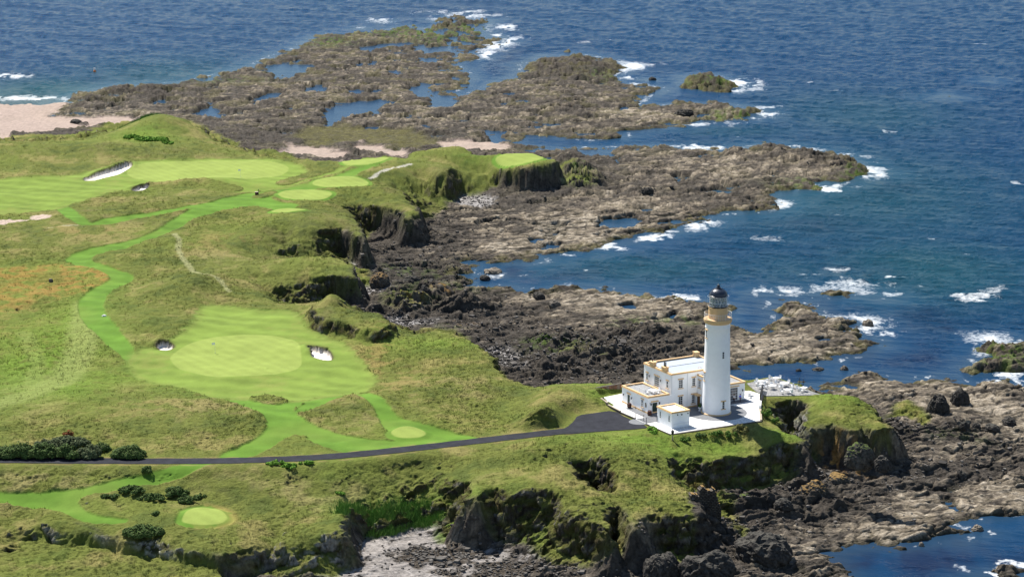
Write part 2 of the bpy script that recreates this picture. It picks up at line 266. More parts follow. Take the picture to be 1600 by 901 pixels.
# --- plateau
zP = 10.0 + 0.55 * n2 + 0.22 * n5
zP = zP - 3.5 * sstep(424, 407, Y) * sstep(-20, -34, X)
MOUNDS = [(745, 258, 13, 9, -2.6, 8, 0), (252, 196, 10, 22, 3.4, 10, 0), (215, 205, 12, 18, 1.2, 10, 0), (60, 236, 30, 18, 1.6, 10, 0), (160, 240, 14, 12, 1.2, 10, .3), (290, 446, 7.5, 12, 2.6, 12, 0), (300, 425, 10, 12, 1.0, 12, 0), (852, 655, 4.2, 5, 4.0, 11.5, .4), (872, 630, 6, 9, 2.6, 11, 0), (905, 612, 8, 7, 1.4, 11, 0),
  (470, 404, 9, 7, 1.3, 11, 0), (520, 478, 3.2, 5.5, 3.4, 11, 0), (545, 300, 8, 8, .8, 10, 0), (480, 345, 9, 14, 1.5, 10, 0), (600, 300, 10, 9, .8, 10, 0), (700, 235, 12, 10, 1.0, 10, 0), (640, 285, 8, 8, -.6, 10, 0),
  (823, 716, 5, 4, 1.9, 10, 0), (868, 704, 5, 4, .7, 10, 0), (905, 700, 7, 4, .6, 10, 0), (985, 716, 6, 7, 1.6, 10, 0), (1010, 756, 9, 9, -1.4, 9, 0), (985, 770, 6, 6, -.8, 9, 0), (884, 740, 4, 5, .9, 10, 0),
  (620, 730, 18, 8, -1.0, 10, .1), (330, 425, 16, 10, -1.0, 10, 0), (1150, 687, 9, 4.5, -1.5, 10, .1), (1085, 688, 9, 3.5, -.7, 10, .1), (400, 660, 12, 6, .8, 10, 0), (540, 640, 9, 9, .9, 10, 0), (280, 650, 22, 12, 1.1, 10, 0), (700, 610, 16, 14, .7, 10, 0), (230, 335, 18, 16, 1.0, 10, 0), (60, 365, 22, 12, 1.0, 10, 0), (345, 285, 14, 7, .9, 10, 0), (220, 500, 12, 16, .8, 10, 0), (1310, 632, 7, 8, 1.2, 10, 0), (1060, 730, 8, 8, -.6, 10, 0), (430, 395, 10, 9, -1.6, 9, 0), (360, 400, 10, 10, -1.0, 9, 0)]
for (u, v, rx, ry, h, z, ro) in MOUNDS: zP = zP + h * wblob(u, v, rx, ry, z, ro)
zP = zP + 1.25 * wblob(850, 742, 13.5, 9, 11, .1, 5)
zP = zP + 2.6 * sstep(-1.2, 1.4, local(SCARP, 4) + n5 * .6)
cr = wblob(926, 737, 3.3, 7.0, 10, .15, 4); zP = zP - 7.5 * cr                      # collapsed cave behind the headland
mown_d = np.maximum(np.maximum(local_u(FAIRWAY), local_u(PATHS) + .55), local(FRINGE))
isl = local_u(ISLANDS); mown_d = np.where(isl > -1, np.minimum(mown_d, -isl), mown_d)
gre_d = {k: [local(p) for p in v] for k, v in GREENS.items()}
gall = np.maximum.reduce([d for v in gre_d.values() for d in v])
mown_d = np.maximum(mown_d, gall + 1.2)
bunk = local_u(BUNKERS); sandy = local(SANDY)
road_xy = np.array([ground(u, v) for u, v in ROAD_PTS])
def polyline_d(pts):
    d2 = np.full(X.shape, 1e6, np.float32); m = (Y > 385) & (Y < 470)
    x, y = X[m], Y[m]; r = np.full(x.shape, 1e6, np.float32)
    for (x0, y0), (x1, y1) in zip(pts[:-1], pts[1:]):
        ex, ey = x1 - x0, y1 - y0; t = np.clip(((x - x0) * ex + (y - y0) * ey) / (ex * ex + ey * ey), 0, 1)
        r = np.minimum(r, (x - x0 - t * ex) ** 2 + (y - y0 - t * ey) ** 2)
    d2[m] = r; return np.sqrt(d2)
roadd = polyline_d(road_xy); parkd = local(CARPARK, 12)
# level ground under road, car park and lighthouse terrace
TERRACE = P("941,620 1000,606 1100,600 1166,597 1209,588 1284,618 1198,620 1191,619 1187,658 1120,668 1047,679 1012,664 985,645", 10.0)
dTer = local(TERRACE, 14)
lev = np.maximum(np.maximum(sstep(6, 2, roadd), sstep(-5, -.5, parkd)), sstep(-1.5, -.1, dTer))
zroad = 10.0 - 0.0 * X
zP = mix(zP, zroad, lev)
fair_d = np.maximum(np.maximum(local(FAIRWAY[0]), local(FRINGE)), local(FAIRWAY[1])) 
edge_n = fbm(X / 2.4, Y / 2.4, 3, 201)
mown = np.maximum(sstep(-.3, .4, mown_d + .25 * edge_n) * (mown_d > fair_d + .01), sstep(-1.1, 1.0, fair_d + .9 * edge_n) ) * (isl < .2) if True else 0
mown = np.maximum(mown, sstep(-.3, .4, gall + 1.2))
zP = zP - 0.28 * mown * (1 - lev) + mown * (1 - lev) * 0.0
zP = mix(zP, zP - 0.35 * n5 * .6, mown * (1 - lev))
zP = zP + 0.42 * sstep(-.5, .8, gall) * sstep(500, 470, Y + 0 * X) * 0 + 0.38 * sstep(-1.5, .4, np.maximum.reduce(gre_d['tee_green'])) * (1 - lev)
zP = zP - .9 * sstep(0.0, .55, bunk)
for bp_ in BUNKERS[:2] + BUNKERS[2:]:
    c_ = bp_.mean(0); s_ = ((X - c_[0]) * -.56 + (Y - c_[1]) * .83); zP = zP + .45 * np.exp(-((local(bp_) + .7) / .9) ** 2) * sstep(-.5, 2.0, s_) * (local(bp_) < .15)
rough = (1 - mown) * (1 - lev) * (1 - sstep(-.2, .2, bunk))
tuft = np.abs(perlin(X / .9, Y / .9, 61)); tuft2 = perlin(X / .45, Y / .45, 66)
hilly = sstep(-.3, .5, fbm(X / 30, Y / 30, 3, 71))
zP = zP + rough * ((0.24 + .25 * hilly) * n1 * .5 + .20 * (.5 - tuft) * (.5 + .9 * hilly) + .05 * tuft2)
zP = zP - 0.9 * np.exp(-np.maximum(dT, 0) / 2.2) * (1 - lev)

# --- joins between top and foot
width = np.maximum(dF - dT, 3.9); t = np.clip(-dT / width, 0, 1)
t = np.clip(t + (.20 * n5 + .10 * n1) * np.sin(np.pi * t), 0, 1)
soft = np.clip(blobs('620,770,110,70,1.2 740,272,50,26,1 690,800,60,40 1100,700,60,10,.0', 6, 3), 0, 1)
soft = np.clip(soft + blobs('850,790,85,50,.85 900,800,40,40,.6 1000,830,50,40,.4 600,320,60,46,.5 480,380,90,36,.5 690,285,50,26,.5', 6, 3) + .75 * sstep(.15, .6, fbm(X / 13, Y / 13, 3, 181)), 0, 1)
prof = mix(mix(sstep(.02, .72, t), t, .25), t * .75 + .25 * t * t * (3 - 2 * t), soft)
Z = np.where(dT > 0, zP, mix(zP, shelf, prof))
# lower grass terrace in the near-left corner
zt = 3.2 + 0.4 * n2 + .3 * n5 + .35 * n1 + .2 * (.5 - tuft)
LOWT = P("-400,780 0,800 60,822 106,834 160,852 215,860 255,868 300,878 336,882 345,905 325,925 250,915 170,900 130,925 90,1000 -400,1000", 3.2)
dL = local(LOWT, 12) + wx * 1.2
wl_ = mix(9.0, 1.4, sstep(*[ground(q, 830, 4)[0] for q in (40, 120)], X))
zlow = zt
Z = np.where(dT > 0, Z, np.maximum(Z, mix(-3, zlow, sstep(-3.0, .3, dL))))
slopezone = np.maximum(sstep(0, .04, t) * (dT <= 0) * (dF > -1), 0)

def normals(X, Y, Z):
    dxc = np.gradient(X, axis=1); dzc = np.gradient(Z, axis=1); dyc = np.gradient(Y, axis=1)
    dxr = np.gradient(X, axis=0); dyr = np.gradient(Y, axis=0); dzr = np.gradient(Z, axis=0)
    nx = dyc * dzr - dzc * dyr; ny = dzc * dxr - dxc * dzr; nz = dxc * dyr - dyc * dxr
    l = np.sqrt(nx * nx + ny * ny + nz * nz) + 1e-9; s = np.sign(nz + 1e-9)
    return nx / l * s, ny / l * s, np.abs(nz) / l
nx, ny, nz = normals(X, Y, Z)
def blur(A, n):
    for _ in range(n):
        A = (A + np.roll(A, 1, 0) + np.roll(A, -1, 0)) / 3; A = (A + np.roll(A, 1, 1) + np.roll(A, -1, 1)) / 3
    return A
nzb = blur(nz, 3)
land = (dF > -1.0) & (Z > 1.2)
S = (X * .8 - Y * .6)
hr = fbm(S / 2.6 + wx, Z / 1.9 + wy, 4, 191); hr2 = fbm(S / .9, Z / .8 + Y / 5, 3, 195)
steep = sstep(.80, .58, nzb + .12 * n5 + .16 * hr + .06 * n1) * sstep(-1.5, .5, dF) * (1 - lev)
steep = np.maximum(steep, sstep(0.5, .9, cr * 1.4) * .0)
# crags: push the steep faces about along their normals with fluted, broken relief
flute = ridged(S / 3.0 + wx, Z / 2.7 + wy + Y / 11, 4, 81, .55) - .5
b1, b2, bid = worley(S / 2.1 + .5 * wx, Z / 1.5 + S / 5 + Y / 8, 13)
disp = steep * (flute * 1.5 + (bid - .5) * 1.3 * sstep(0, .2, b2 - b1) - .25 * (1 - sstep(0, .15, b2 - b1)) + n1 * .25) * (1 - .45 * far)
bx, by, bz = blur(nx, 4), blur(ny, 4), blur(nz, 4)
X2 = X + bx * disp; Y2 = Y + by * disp; Z2 = Z + bz * disp * .7
nx, ny, nz = normals(X2, Y2, Z2)
def hz(x, y):
    """terrain height at a ground point"""
    iy = min(max(int(np.searchsorted(rows, y)) - 1, 0), NR - 2); fy = (y - rows[iy]) / (rows[iy + 1] - rows[iy])
    a = math.degrees(math.atan2(x, y)); ix = min(max(int(np.searchsorted(ang, a)) - 1, 0), NC - 2); fx = (a - ang[ix]) / (ang[ix + 1] - ang[ix])
    return float((Z2[iy, ix] * (1 - fx) + Z2[iy, ix + 1] * fx) * (1 - fy) + (Z2[iy + 1, ix] * (1 - fx) + Z2[iy + 1, ix + 1] * fx) * fy)

# ------------------------------------------------------------------ ground colours (own colour of the stuff, with some slope shading painted into the grass)
def C(r, g, b): return np.array([r, g, b], np.float32)
def lay(col, c, m):
    m = np.clip(m, 0, 1)[..., None]; return col * (1 - m) + np.asarray(c, np.float32) * m
h1 = fbm(X / 3.1, Y / 3.1, 3, 101); h2 = fbm(X / 11, Y / 11, 3, 111); h3 = fbm(X / 34, Y / 34, 3, 121); h0 = perlin(X / .55, Y / .55, 131)
# grass
g = np.zeros(X.shape + (3,), np.float32) + C(.110, .124, .028)
g = lay(g, C(.200, .175, .062), sstep(-.05, .95, h2 + .6 * h1) * .85)            # straw
g = lay(g, C(.066, .086, .020), sstep(.15, .9, -h2 + .7 * h1) * .8)
g = lay(g, C(.120, .155, .028), sstep(.0, .8, h3) * .5)
lush = blobs("60,560,120,60,1.2 90,600,120,40,1 300,580,180,50,.6 100,520,60,80 20,470,40,60,.6 1000,690,120,20 900,600,40,14 950,625,40,11 660,535,90,14,.8 190,590,160,20,.7 700,760,60,16,.7 760,240,60,6,.6 230,218,50,10,.9 1300,620,50,18 1120,684,50,8 1230,668,40,10", 10)
g = lay(g, C(.115, .180, .025), lush * sstep(-.7, .5, h1 + .4) * .85)
straw = blobs("330,640,120,24 60,740,90,14 560,650,60,20,.6 700,610,90,24,.8 480,745,180,16,.7 540,580,60,24,.7 130,360,120,16,.6 380,395,90,14,.5 260,310,90,10,.6 40,640,80,20,.4 330,400,60,12,.7", 10)
g = lay(g, C(.215, .19, .078), straw * sstep(-.5, .7, h1 + h2) * .75)
orange = sstep(-4, 5, samp(sdf(ORANGE, GXX, GYY), X, Y) + h2 * 7 + h1 * 3)
g = lay(g, C(.235, .148, .038), orange * (.30 + .5 * sstep(-.4, .5, h1 + h2)))
g = lay(g, C(.12, .17, .03), orange * sstep(.3, .6, h2 - h1) * .6)
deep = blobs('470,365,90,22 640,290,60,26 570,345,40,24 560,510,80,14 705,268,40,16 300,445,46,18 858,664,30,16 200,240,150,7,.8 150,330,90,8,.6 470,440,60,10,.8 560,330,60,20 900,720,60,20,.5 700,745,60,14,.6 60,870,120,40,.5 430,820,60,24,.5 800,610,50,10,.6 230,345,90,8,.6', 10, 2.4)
g = lay(g, C(.055, .070, .018), deep * sstep(-.55, .45, h1 + .5 * h2) * .75)  # dark olive patches: shade of seaward slopes and mound faces painted into the grass
reeds = blobs("600,812,75,17 560,820,40,11 650,800,50,14,.8 225,220,40,8,.9", 4)
g = lay(g, C(.06, .155, .02), reeds * sstep(-.6, .3, h1 + .3) * .9)
g = g * (1 + .12 * h0 + .14 * n1)[..., None]
# rock of the crags
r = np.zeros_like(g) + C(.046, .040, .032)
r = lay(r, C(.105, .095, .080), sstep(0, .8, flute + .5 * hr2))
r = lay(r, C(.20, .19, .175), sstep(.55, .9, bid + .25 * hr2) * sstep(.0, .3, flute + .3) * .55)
r = lay(r, C(.088, .068, .024), sstep(-.35, .45, hr + .4 * h2) * .65)
r = lay(r, C(.060, .066, .016), sstep(-.2, .3, fbm(S / 2.0, Z / 1.6 + Y / 6, 3, 171)) * .8)
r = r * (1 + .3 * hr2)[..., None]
lich = blobs("560,430,30,10 1090,780,24,10,.8 1000,820,40,20,.5 680,478,30,9 640,466,30,8", 2)
r = lay(r, C(.32, .19, .04), lich * sstep(.1, .6, h1 + n1) * .8)
greyc = blobs("170,842,90,22 260,858,90,24 420,860,60,20,.6 490,870,50,30,.6 190,840,90,25 130,828,50,11 250,850,60,20 1220,700,60,20,.5 1130,720,60,20,.5", 3); r = lay(r, C(.46, .45, .43), greyc * sstep(.0, .6, bid + flute + .3 * hr2) * .95)
# mossy ledges on the faces
r = lay(r, C(.074, .076, .019), sstep(.48, .78, nz + .16 * h1 + .10 * n1) * .9)
# shelf rock
tan = tan_b
dark = blobs("620,380,90,40 680,420,80,24,.9 860,560,120,36 1000,550,120,30 700,500,110,20,.8 780,520,120,24,.55 1200,760,130,50,.9 1350,690,110,26,.9 1420,740,90,18,.5 760,300,90,16,.6 600,880,200,40,.0 900,890,90,16,1 720,870,120,14,.8 1120,850,80,40,1 900,260,60,18,.6 900,110,70,18,.9 1110,130,60,14,1 880,168,60,14,.7 1180,175,30,8,.7 320,222,80,14,.6 420,215,70,16,.8 1250,240,90,12,.6 1050,300,60,8,.5 950,255,80,14,.5 230,142,60,8,.7 1290,800,80,20,.4", 1.0, 2.6)
band = ridged((U + wq * 2) / 40, (V + wq) / 7.5, 3, 161) - .62
ton = tan * 1.1 - dark * .70 + .48 * h2 + .42 * h1 + .55 * (gid - .5) - .08 - .22 * far + .45 * (cid - .5) - .9 * sstep(.0, .22, band)
s = np.zeros_like(g) + C(.060, .052, .043)
s = lay(s, C(.118, .099, .077), sstep(-.45, .30, ton))
s = lay(s, C(.192, .160, .117), sstep(.12, .75, ton))
s = lay(s, C(.275, .235, .182), sstep(.75, 1.25, ton + .5 * (gid - .5)))
s = s * (0.72 + .55 * gid * .6 + .20 * crack)[..., None]
s = lay(s, C(.032, .030, .026), (1 - crack) * .75)
s = lay(s, C(.030, .028, .018), sstep(.62, .12, Z2 + .25 * n5) * .88)                         # weed near the water line
edge = sstep(9, 1, dR) * sstep(-3, 0, dR)
s = lay(s, C(.115, .105, .030), edge * sstep(-.2, .5, h1 + .2) * sstep(380, 520, Y) * .55)
alg = blobs("650,50,110,11 740,45,60,8 520,65,40,8 690,60,50,8 1110,128,50,9,.9 1150,180,50,7,1 1290,285,80,8,.9 1345,270,30,8 940,118,30,7,.6 1060,143,30,6,.8 1560,555,60,22,1 350,125,90,6,.5 640,425,60,10,.5 690,450,60,8,.6 905,283,26,10,.8 870,545,50,12,1 640,470,40,14,.9 700,520,30,8,.4 1490,690,60,10,.3 1000,505,50,10,.5 1060,500,40,8,.6", 1, 2.5)
s = lay(s, C(.060, .105, .014), alg * sstep(.0, .6, h1 + n1 * .6 + .15) * .85)
s = lay(s, C(.32, .17, .045), np.maximum(blobs("690,458,22,5 640,478,20,5,.8 1330,745,30,6 1300,738,24,5 720,512,14,4"), lich * .0) * sstep(.0, .5, h1 + n1) * .8)
s = lay(s, C(.085, .078, .030), far * sstep(.1, .6, h2 - h1 * .6) * .5)
s = lay(s, C(.095, .088, .032), sstep(-3, 4, dFlat) * (.55 + .35 * sstep(-.4, .4, h1)))
s = lay(s, C(.29, .228, .193), sstep(-1.2, 1.2, dBeach - .8 * h1) * (1 - .12 * sstep(0, .6, h2)))
s = lay(s, C(.215, .185, .155), blobs('460,238,110,8 590,236,60,6 740,228,70,6', 1, 4) * sstep(-.5, .3, h1 + h2) * .7 * sstep(-1, 1, dBeach))
wet = sstep(1.0, .45, Z2) * sstep(-1, 1, dBeach); s = lay(s, C(.30, .235, .19), wet * .7)
s = lay(s, C(.30, .285, .275) * 1.0, sstep(-1.2, 1.0, dGrav - .7 * h1) * sstep(.70, .88, nz) * sstep(3.4, 2.2, Z2) * (.55 + .4 * gid))
cv = sstep(-3, 3, dCove - h1 * 3) * sstep(.70, .88, nz) * sstep(3.4, 2.0, Z2); wrack = sstep(-.1, .5, h2 + .5 * h1 + 1.4 * blobs("700,870,140,11 640,880,80,10,.6 820,890,80,16", 1) - .45)
s = lay(s, C(.31, .285, .265) * 1.0, cv * (1 - wrack) * (.75 + .2 * cid)); s = lay(s, C(.07, .058, .045), cv * wrack * .85)
s = s * (1 + .16 * h0 + .14 * n1)[..., None]
# compose
island_rock = sstep(.5, 1.0, 1 - sstep(-2.0, .4, dF + n5 * 1.0))
knob = RIDGE * 0
landm = sstep(-2.2, .6, dF + n5 * .9 - .4) ; landm = np.maximum(landm, sstep(-1.5, .3, dL) * sstep(1.5, 2.6, Z2))
cap = blobs("905,278,30,9 885,260,18,5 870,538,44,8 520,480,20,11 640,465,40,10 940,548,36,6,.7 560,402,10,4,.6 700,305,18,4,.7", 4, 3) * sstep(.6, .88, nz + .15 * h1) * sstep(2.6, 3.6, Z2 + .5 * h1)
landm = np.maximum(landm * (1 - sstep(.35, .7, np.maximum(blob(1418, 650, 36, 26, 5, 3), blob(1116, 830, 44, 44, 4, 3)) + .2 * h1)), cap)
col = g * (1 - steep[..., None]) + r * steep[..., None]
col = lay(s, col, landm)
# mown turf
mstripe = np.sin((X * .35 + Y * .94) * 1.05 + wq * .3)
m_c = C(.088, .168, .022) * (1 + .16 * h2 + .10 * h1 + .08 * mstripe)[..., None]
m_c = lay(m_c, C(.135, .185, .036), sstep(0, .9, h3 + .5 * h2) * .45)
fr_c = C(.140, .198, .036) * (1 + .14 * h2 + .09 * h1 + .09 * mstripe)[..., None]
frd = np.maximum(local(FRINGE), local(FAIRWAY[0]))
col = lay(col, m_c, mown); fr_c = lay(fr_c, C(.165, .175, .045), sstep(.1, .8, h3 + .5 * h1) * .5); col = lay(col, fr_c, sstep(-.5, .6, frd) * mown)
col = lay(col, C(.150, .165, .042), np.exp(-((frd + .6 * edge_n) / 1.1) ** 2) * .5 * mown)
tracks = blobs("115,560,14,50,.5 60,590,60,8,.4 30,600,40,6,.4", 10); col = lay(col, C(.21, .255, .075), tracks * .5 * (1 - mown))
stripes = .5 + .5 * np.sin((X * .8 + Y * .6) * 2.2)
gr_c = C(.190, .240, .055) * (1 + .09 * h2 + .05 * h1 + .08 * stripes)[..., None]
col = lay(col, gr_c, sstep(-.15, .2, gall))
collar = np.exp(-((gre_d['tee_green'][6] + 1.0) / .9) ** 2) ; col = lay(col, C(.25, .19, .06), collar * .6 * sstep(-.4, .3, h1 + (X - ground(330, 806, 6.5)[0]) * .2))
# footpaths worn in the turf
def trail(s, w, z=10.0):
    pts = [ground(*[float(k) for k in tok.split(',')], z) for tok in s.split()]
    r_ = np.full(X.shape, 99., np.float32)
    a = np.array(pts); m = (X > a[:, 0].min() - 4) & (X < a[:, 0].max() + 4) & (Y > a[:, 1].min() - 8) & (Y < a[:, 1].max() + 8)
    x, y = X[m], Y[m]; q_ = np.full(x.shape, 1e6)
    for (x0, y0), (x1, y1) in zip(pts[:-1], pts[1:]):
        ex, ey = x1 - x0, y1 - y0; tt = np.clip(((x - x0) * ex + (y - y0) * ey) / (ex * ex + ey * ey), 0, 1); q_ = np.minimum(q_, (x - x0 - tt * ex) ** 2 + (y - y0 - tt * ey) ** 2)
    r_[m] = np.sqrt(q_); return sstep(w, w * .4, r_ + .3 * h1)
tr = trail("272,367 280,375 279,388 285,402 300,418 322,430 345,445 358,458", 1.0); col = lay(col, C(.25, .25, .12), tr * .75)
col = lay(col, C(.42, .40, .34), trail("577,277 590,270 605,266 632,258 642,256", .8) * .8)
col = lay(col, C(.38, .34, .22), trail("75,362 100,358 120,356", .7) * .6)
col = lay(col, C(.21, .245, .075), trail('137,478 130,520 124,555 106,585 60,612 0,632 -70,648', 4.6) * .6 * (1 - mown)); col = lay(col, C(.20, .24, .07), trail('40,520 60,570 50,600 0,612', 2.5) * .35)
tanp = blobs('590,560,40,40 630,600,50,26,.7 130,362,70,8 360,372,60,12,.7 240,640,120,20,.4 20,500,40,50,.6 70,540,40,20,.5 430,560,0.1,0.1', 10); col = lay(col, C(.225, .165, .055), tanp * sstep(-.2, .6, h1 + h2) * .55 * (1 - mown) * (1 - landm * 0) * (landm > .5))
col = lay(col, C(.24, .17, .08), np.exp(-((roadd - 2.15) / .3) ** 2) * .55 * sstep(-.3, .4, h1))
col = lay(col, C(.045, .042, .020), sstep(-.15, .1, bunk)); col = lay(col, C(.66, .61, .54), sstep(.15, .35, bunk)); col = lay(col, C(.40, .32, .26), sstep(-.4, .5, sandy + h1 * .8))
lip = np.exp(-((bunk + .0) / .35) ** 2) * sstep(0, .5, ny * 0 + .6); col = lay(col, C(.07, .06, .03), np.where(bunk > -2, lip, 0) * .5)
col = np.clip(col, .012, .75)
rockm = np.clip(np.maximum(1 - landm, steep) - mown - .92 * sstep(0, 2, dBeach) * (1 - landm), 0, 1)
wetm = sstep(.5, -.05, Z2 + .2 * n5) * (1 - landm)

def attr(me, name, arr, n, typ='FLOAT'):
    a = me.attributes.new(name, typ, 'POINT'); a.data.foreach_set({'FLOAT': 'value', 'FLOAT_COLOR': 'color', 'FLOAT_VECTOR': 'vector'}[typ], np.ascontiguousarray(arr, np.float32).ravel())
def grid_faces(sel=None):
    i = (np.arange(NR - 1)[:, None] * NC + np.arange(NC - 1)[None, :]); f = np.stack([i, i + 1, i + NC + 1, i + NC], -1)
    return f.reshape(-1, 4) if sel is None else f[sel]
def mesh_np(name, V, F, mat, attrs, smooth=True):
    me = bpy.data.meshes.new(name); me.vertices.add(len(V)); me.vertices.foreach_set("co", np.ascontiguousarray(V, np.float32).ravel())
    k = F.shape[1]; me.loops.add(F.size); me.loops.foreach_set("vertex_index", np.ascontiguousarray(F, np.int32).ravel())
    me.polygons.add(len(F)); me.polygons.foreach_set("loop_start", np.arange(0, F.size, k, dtype=np.int32)); me.polygons.foreach_set("loop_total", np.full(len(F), k, np.int32))
    me.polygons.foreach_set("use_smooth", np.full(len(F), smooth)); me.update(calc_edges=True)
    for nm, (arr, typ) in attrs.items(): attr(me, nm, arr, len(V), typ)
    me.materials.append(mat); o = bpy.data.objects.new(name, me); COL.objects.link(o); return o

# ---- materials
def new_mat(name):
    m = bpy.data.materials.new(name); m.use_nodes = True; return m, m.node_tree.nodes, m.node_tree.links, m.node_tree.nodes["Principled BSDF"]
def node(ns, typ, **kw):
    n = ns.new(typ)
    for k, v in kw.items(): setattr(n, k, v)
    return n
def ground_mat():
    m, ns, ls, b = new_mat("ground_cover")
    at = node(ns, "ShaderNodeAttribute", attribute_name="col"); rk = node(ns, "ShaderNodeAttribute", attribute_name="rock"); wt = node(ns, "ShaderNodeAttribute", attribute_name="wet"); mw = node(ns, "ShaderNodeAttribute", attribute_name="mown")
    geo = node(ns, "ShaderNodeNewGeometry")
    n1 = node(ns, "ShaderNodeTexNoise"); n1.inputs["Scale"].default_value = 2.6; n1.inputs["Detail"].default_value = 6; n1.inputs["Roughness"].default_value = .7
    n2 = node(ns, "ShaderNodeTexNoise"); n2.inputs["Scale"].default_value = .9; n2.inputs["Detail"].default_value = 7; n2.inputs["Roughness"].default_value = .72; n2.inputs["Distortion"].default_value = .6
    vo = node(ns, "ShaderNodeTexVoronoi", feature='DISTANCE_TO_EDGE'); vo.inputs["Scale"].default_value = 1.3
    for n in (n1, n2, vo): ls.new(geo.outputs["Position"], n.inputs["Vector"])
    # colour speckle, stronger on rough and rock, faint on mown turf
    mr = node(ns, "ShaderNodeMapRange"); mr.inputs[1].default_value = .25; mr.inputs[2].default_value = .75; mr.inputs[3].default_value = .72; mr.inputs[4].default_value = 1.28; ls.new(n1.outputs["Fac"], mr.inputs[0])
    mm = node(ns, "ShaderNodeMix", data_type='FLOAT'); ls.new(mr.outputs[0], mm.inputs[2]); mm.inputs[3].default_value = 1.0
    mk = node(ns, "ShaderNodeMath", operation='MULTIPLY'); mk.inputs[1].default_value = .82; ls.new(mw.outputs["Fac"], mk.inputs[0]); ls.new(mk.outputs[0], mm.inputs[0])
    mr2 = node(ns, "ShaderNodeMapRange"); mr2.inputs[1].default_value = .3; mr2.inputs[2].default_value = .7; mr2.inputs[3].default_value = .48; mr2.inputs[4].default_value = 1.55; ls.new(n2.outputs["Fac"], mr2.inputs[0])
    m2 = node(ns, "ShaderNodeMix", data_type='FLOAT'); m2.inputs[2].default_value = 1.0; ls.new(mr2.outputs[0], m2.inputs[3]); ls.new(rk.outputs["Fac"], m2.inputs[0])
    mu = node(ns, "ShaderNodeMath", operation='MULTIPLY'); ls.new(mm.outputs[0], mu.inputs[0]); ls.new(m2.outputs[0], mu.inputs[1])
    sc = node(ns, "ShaderNodeVectorMath", operation='SCALE'); ls.new(at.outputs["Color"], sc.inputs[0]); ls.new(mu.outputs[0], sc.inputs["Scale"])
    ls.new(sc.outputs[0], b.inputs["Base Color"])
    ro = node(ns, "ShaderNodeMapRange"); ro.inputs[3].default_value = .92; ro.inputs[4].default_value = .38; ls.new(wt.outputs["Fac"], ro.inputs[0]); ls.new(ro.outputs[0], b.inputs["Roughness"])
    b.inputs["Specular IOR Level"].default_value = .06
    # relief
    bs = node(ns, "ShaderNodeMath", operation='ADD'); ls.new(n1.outputs["Fac"], bs.inputs[0])
    rr = node(ns, "ShaderNodeMath", operation='MULTIPLY'); ls.new(n2.outputs["Fac"], rr.inputs[0]); ls.new(rk.outputs["Fac"], rr.inputs[1])
    r3 = node(ns, "ShaderNodeMath", operation='MULTIPLY'); r3.inputs[1].default_value = 2.2; ls.new(rr.outputs[0], r3.inputs[0]); ls.new(r3.outputs[0], bs.inputs[1])
    bu = node(ns, "ShaderNodeBump"); bu.inputs["Distance"].default_value = .35; ls.new(bs.outputs[0], bu.inputs["Height"])
    st = node(ns, "ShaderNodeMapRange"); st.inputs[3].default_value = .85; st.inputs[4].default_value = .05; ls.new(mw.outputs["Fac"], st.inputs[0]); ls.new(st.outputs[0], bu.inputs["Strength"])
    ls.new(bu.outputs[0], b.inputs["Normal"]); return m
MAT_G = ground_mat()
# ---- split into the pieces of the setting
Vall = np.stack([X2, Y2, Z2], -1).reshape(-1, 3)
fc = lambda A: .25 * (A[:-1, :-1] + A[1:, :-1] + A[:-1, 1:] + A[1:, 1:])
cls = np.zeros((NR - 1, NC - 1), np.int32)                         # 0 grassland
cls[fc(landm) < .5] = 1                                            # rock shelf
cls[(fc(dBeach) > 0) & (cls == 1)] = 2
cls[fc(mown) > .5] = 3
cls[fc(bunk) > 0] = 4
names = ['grassland', 'rocky_shore', 'beach', 'fairway', 'sand_bunker']
k = 5
for nm, ds in gre_d.items():
    for d in ds: cls[fc(d) > 0] = k; names.append(nm); k += 1
FA = grid_faces().reshape(NR - 1, NC - 1, 4); zmax = np.maximum.reduce([Z2[:-1, :-1], Z2[1:, :-1], Z2[:-1, 1:], Z2[1:, 1:]])
cls[zmax < -1.2] = -1                                              # deep sea bed is never seen
mw_ = np.clip(np.maximum.reduce([mown * .9, sstep(-.1, .2, bunk), sstep(0, 2, dBeach) * (1 - landm) * .9]), 0, 1)
AT = {'col': (np.concatenate([col, np.ones(col.shape[:2] + (1,), np.float32)], -1).reshape(-1, 4), 'FLOAT_COLOR'), 'rock': (rockm.ravel(), 'FLOAT'), 'wet': (wetm.ravel(), 'FLOAT'), 'mown': (mw_.ravel(), 'FLOAT')}
for i, nm in enumerate(names):
    f = FA[cls == i]
    if len(f) == 0: continue
    used, inv = np.unique(f, return_inverse=True)
    o = mesh_np(nm, Vall[used], inv.reshape(-1, 4), MAT_G, {kk: (a[used], t_) for kk, (a, t_) in AT.items()}); o['kind'] = 'structure'
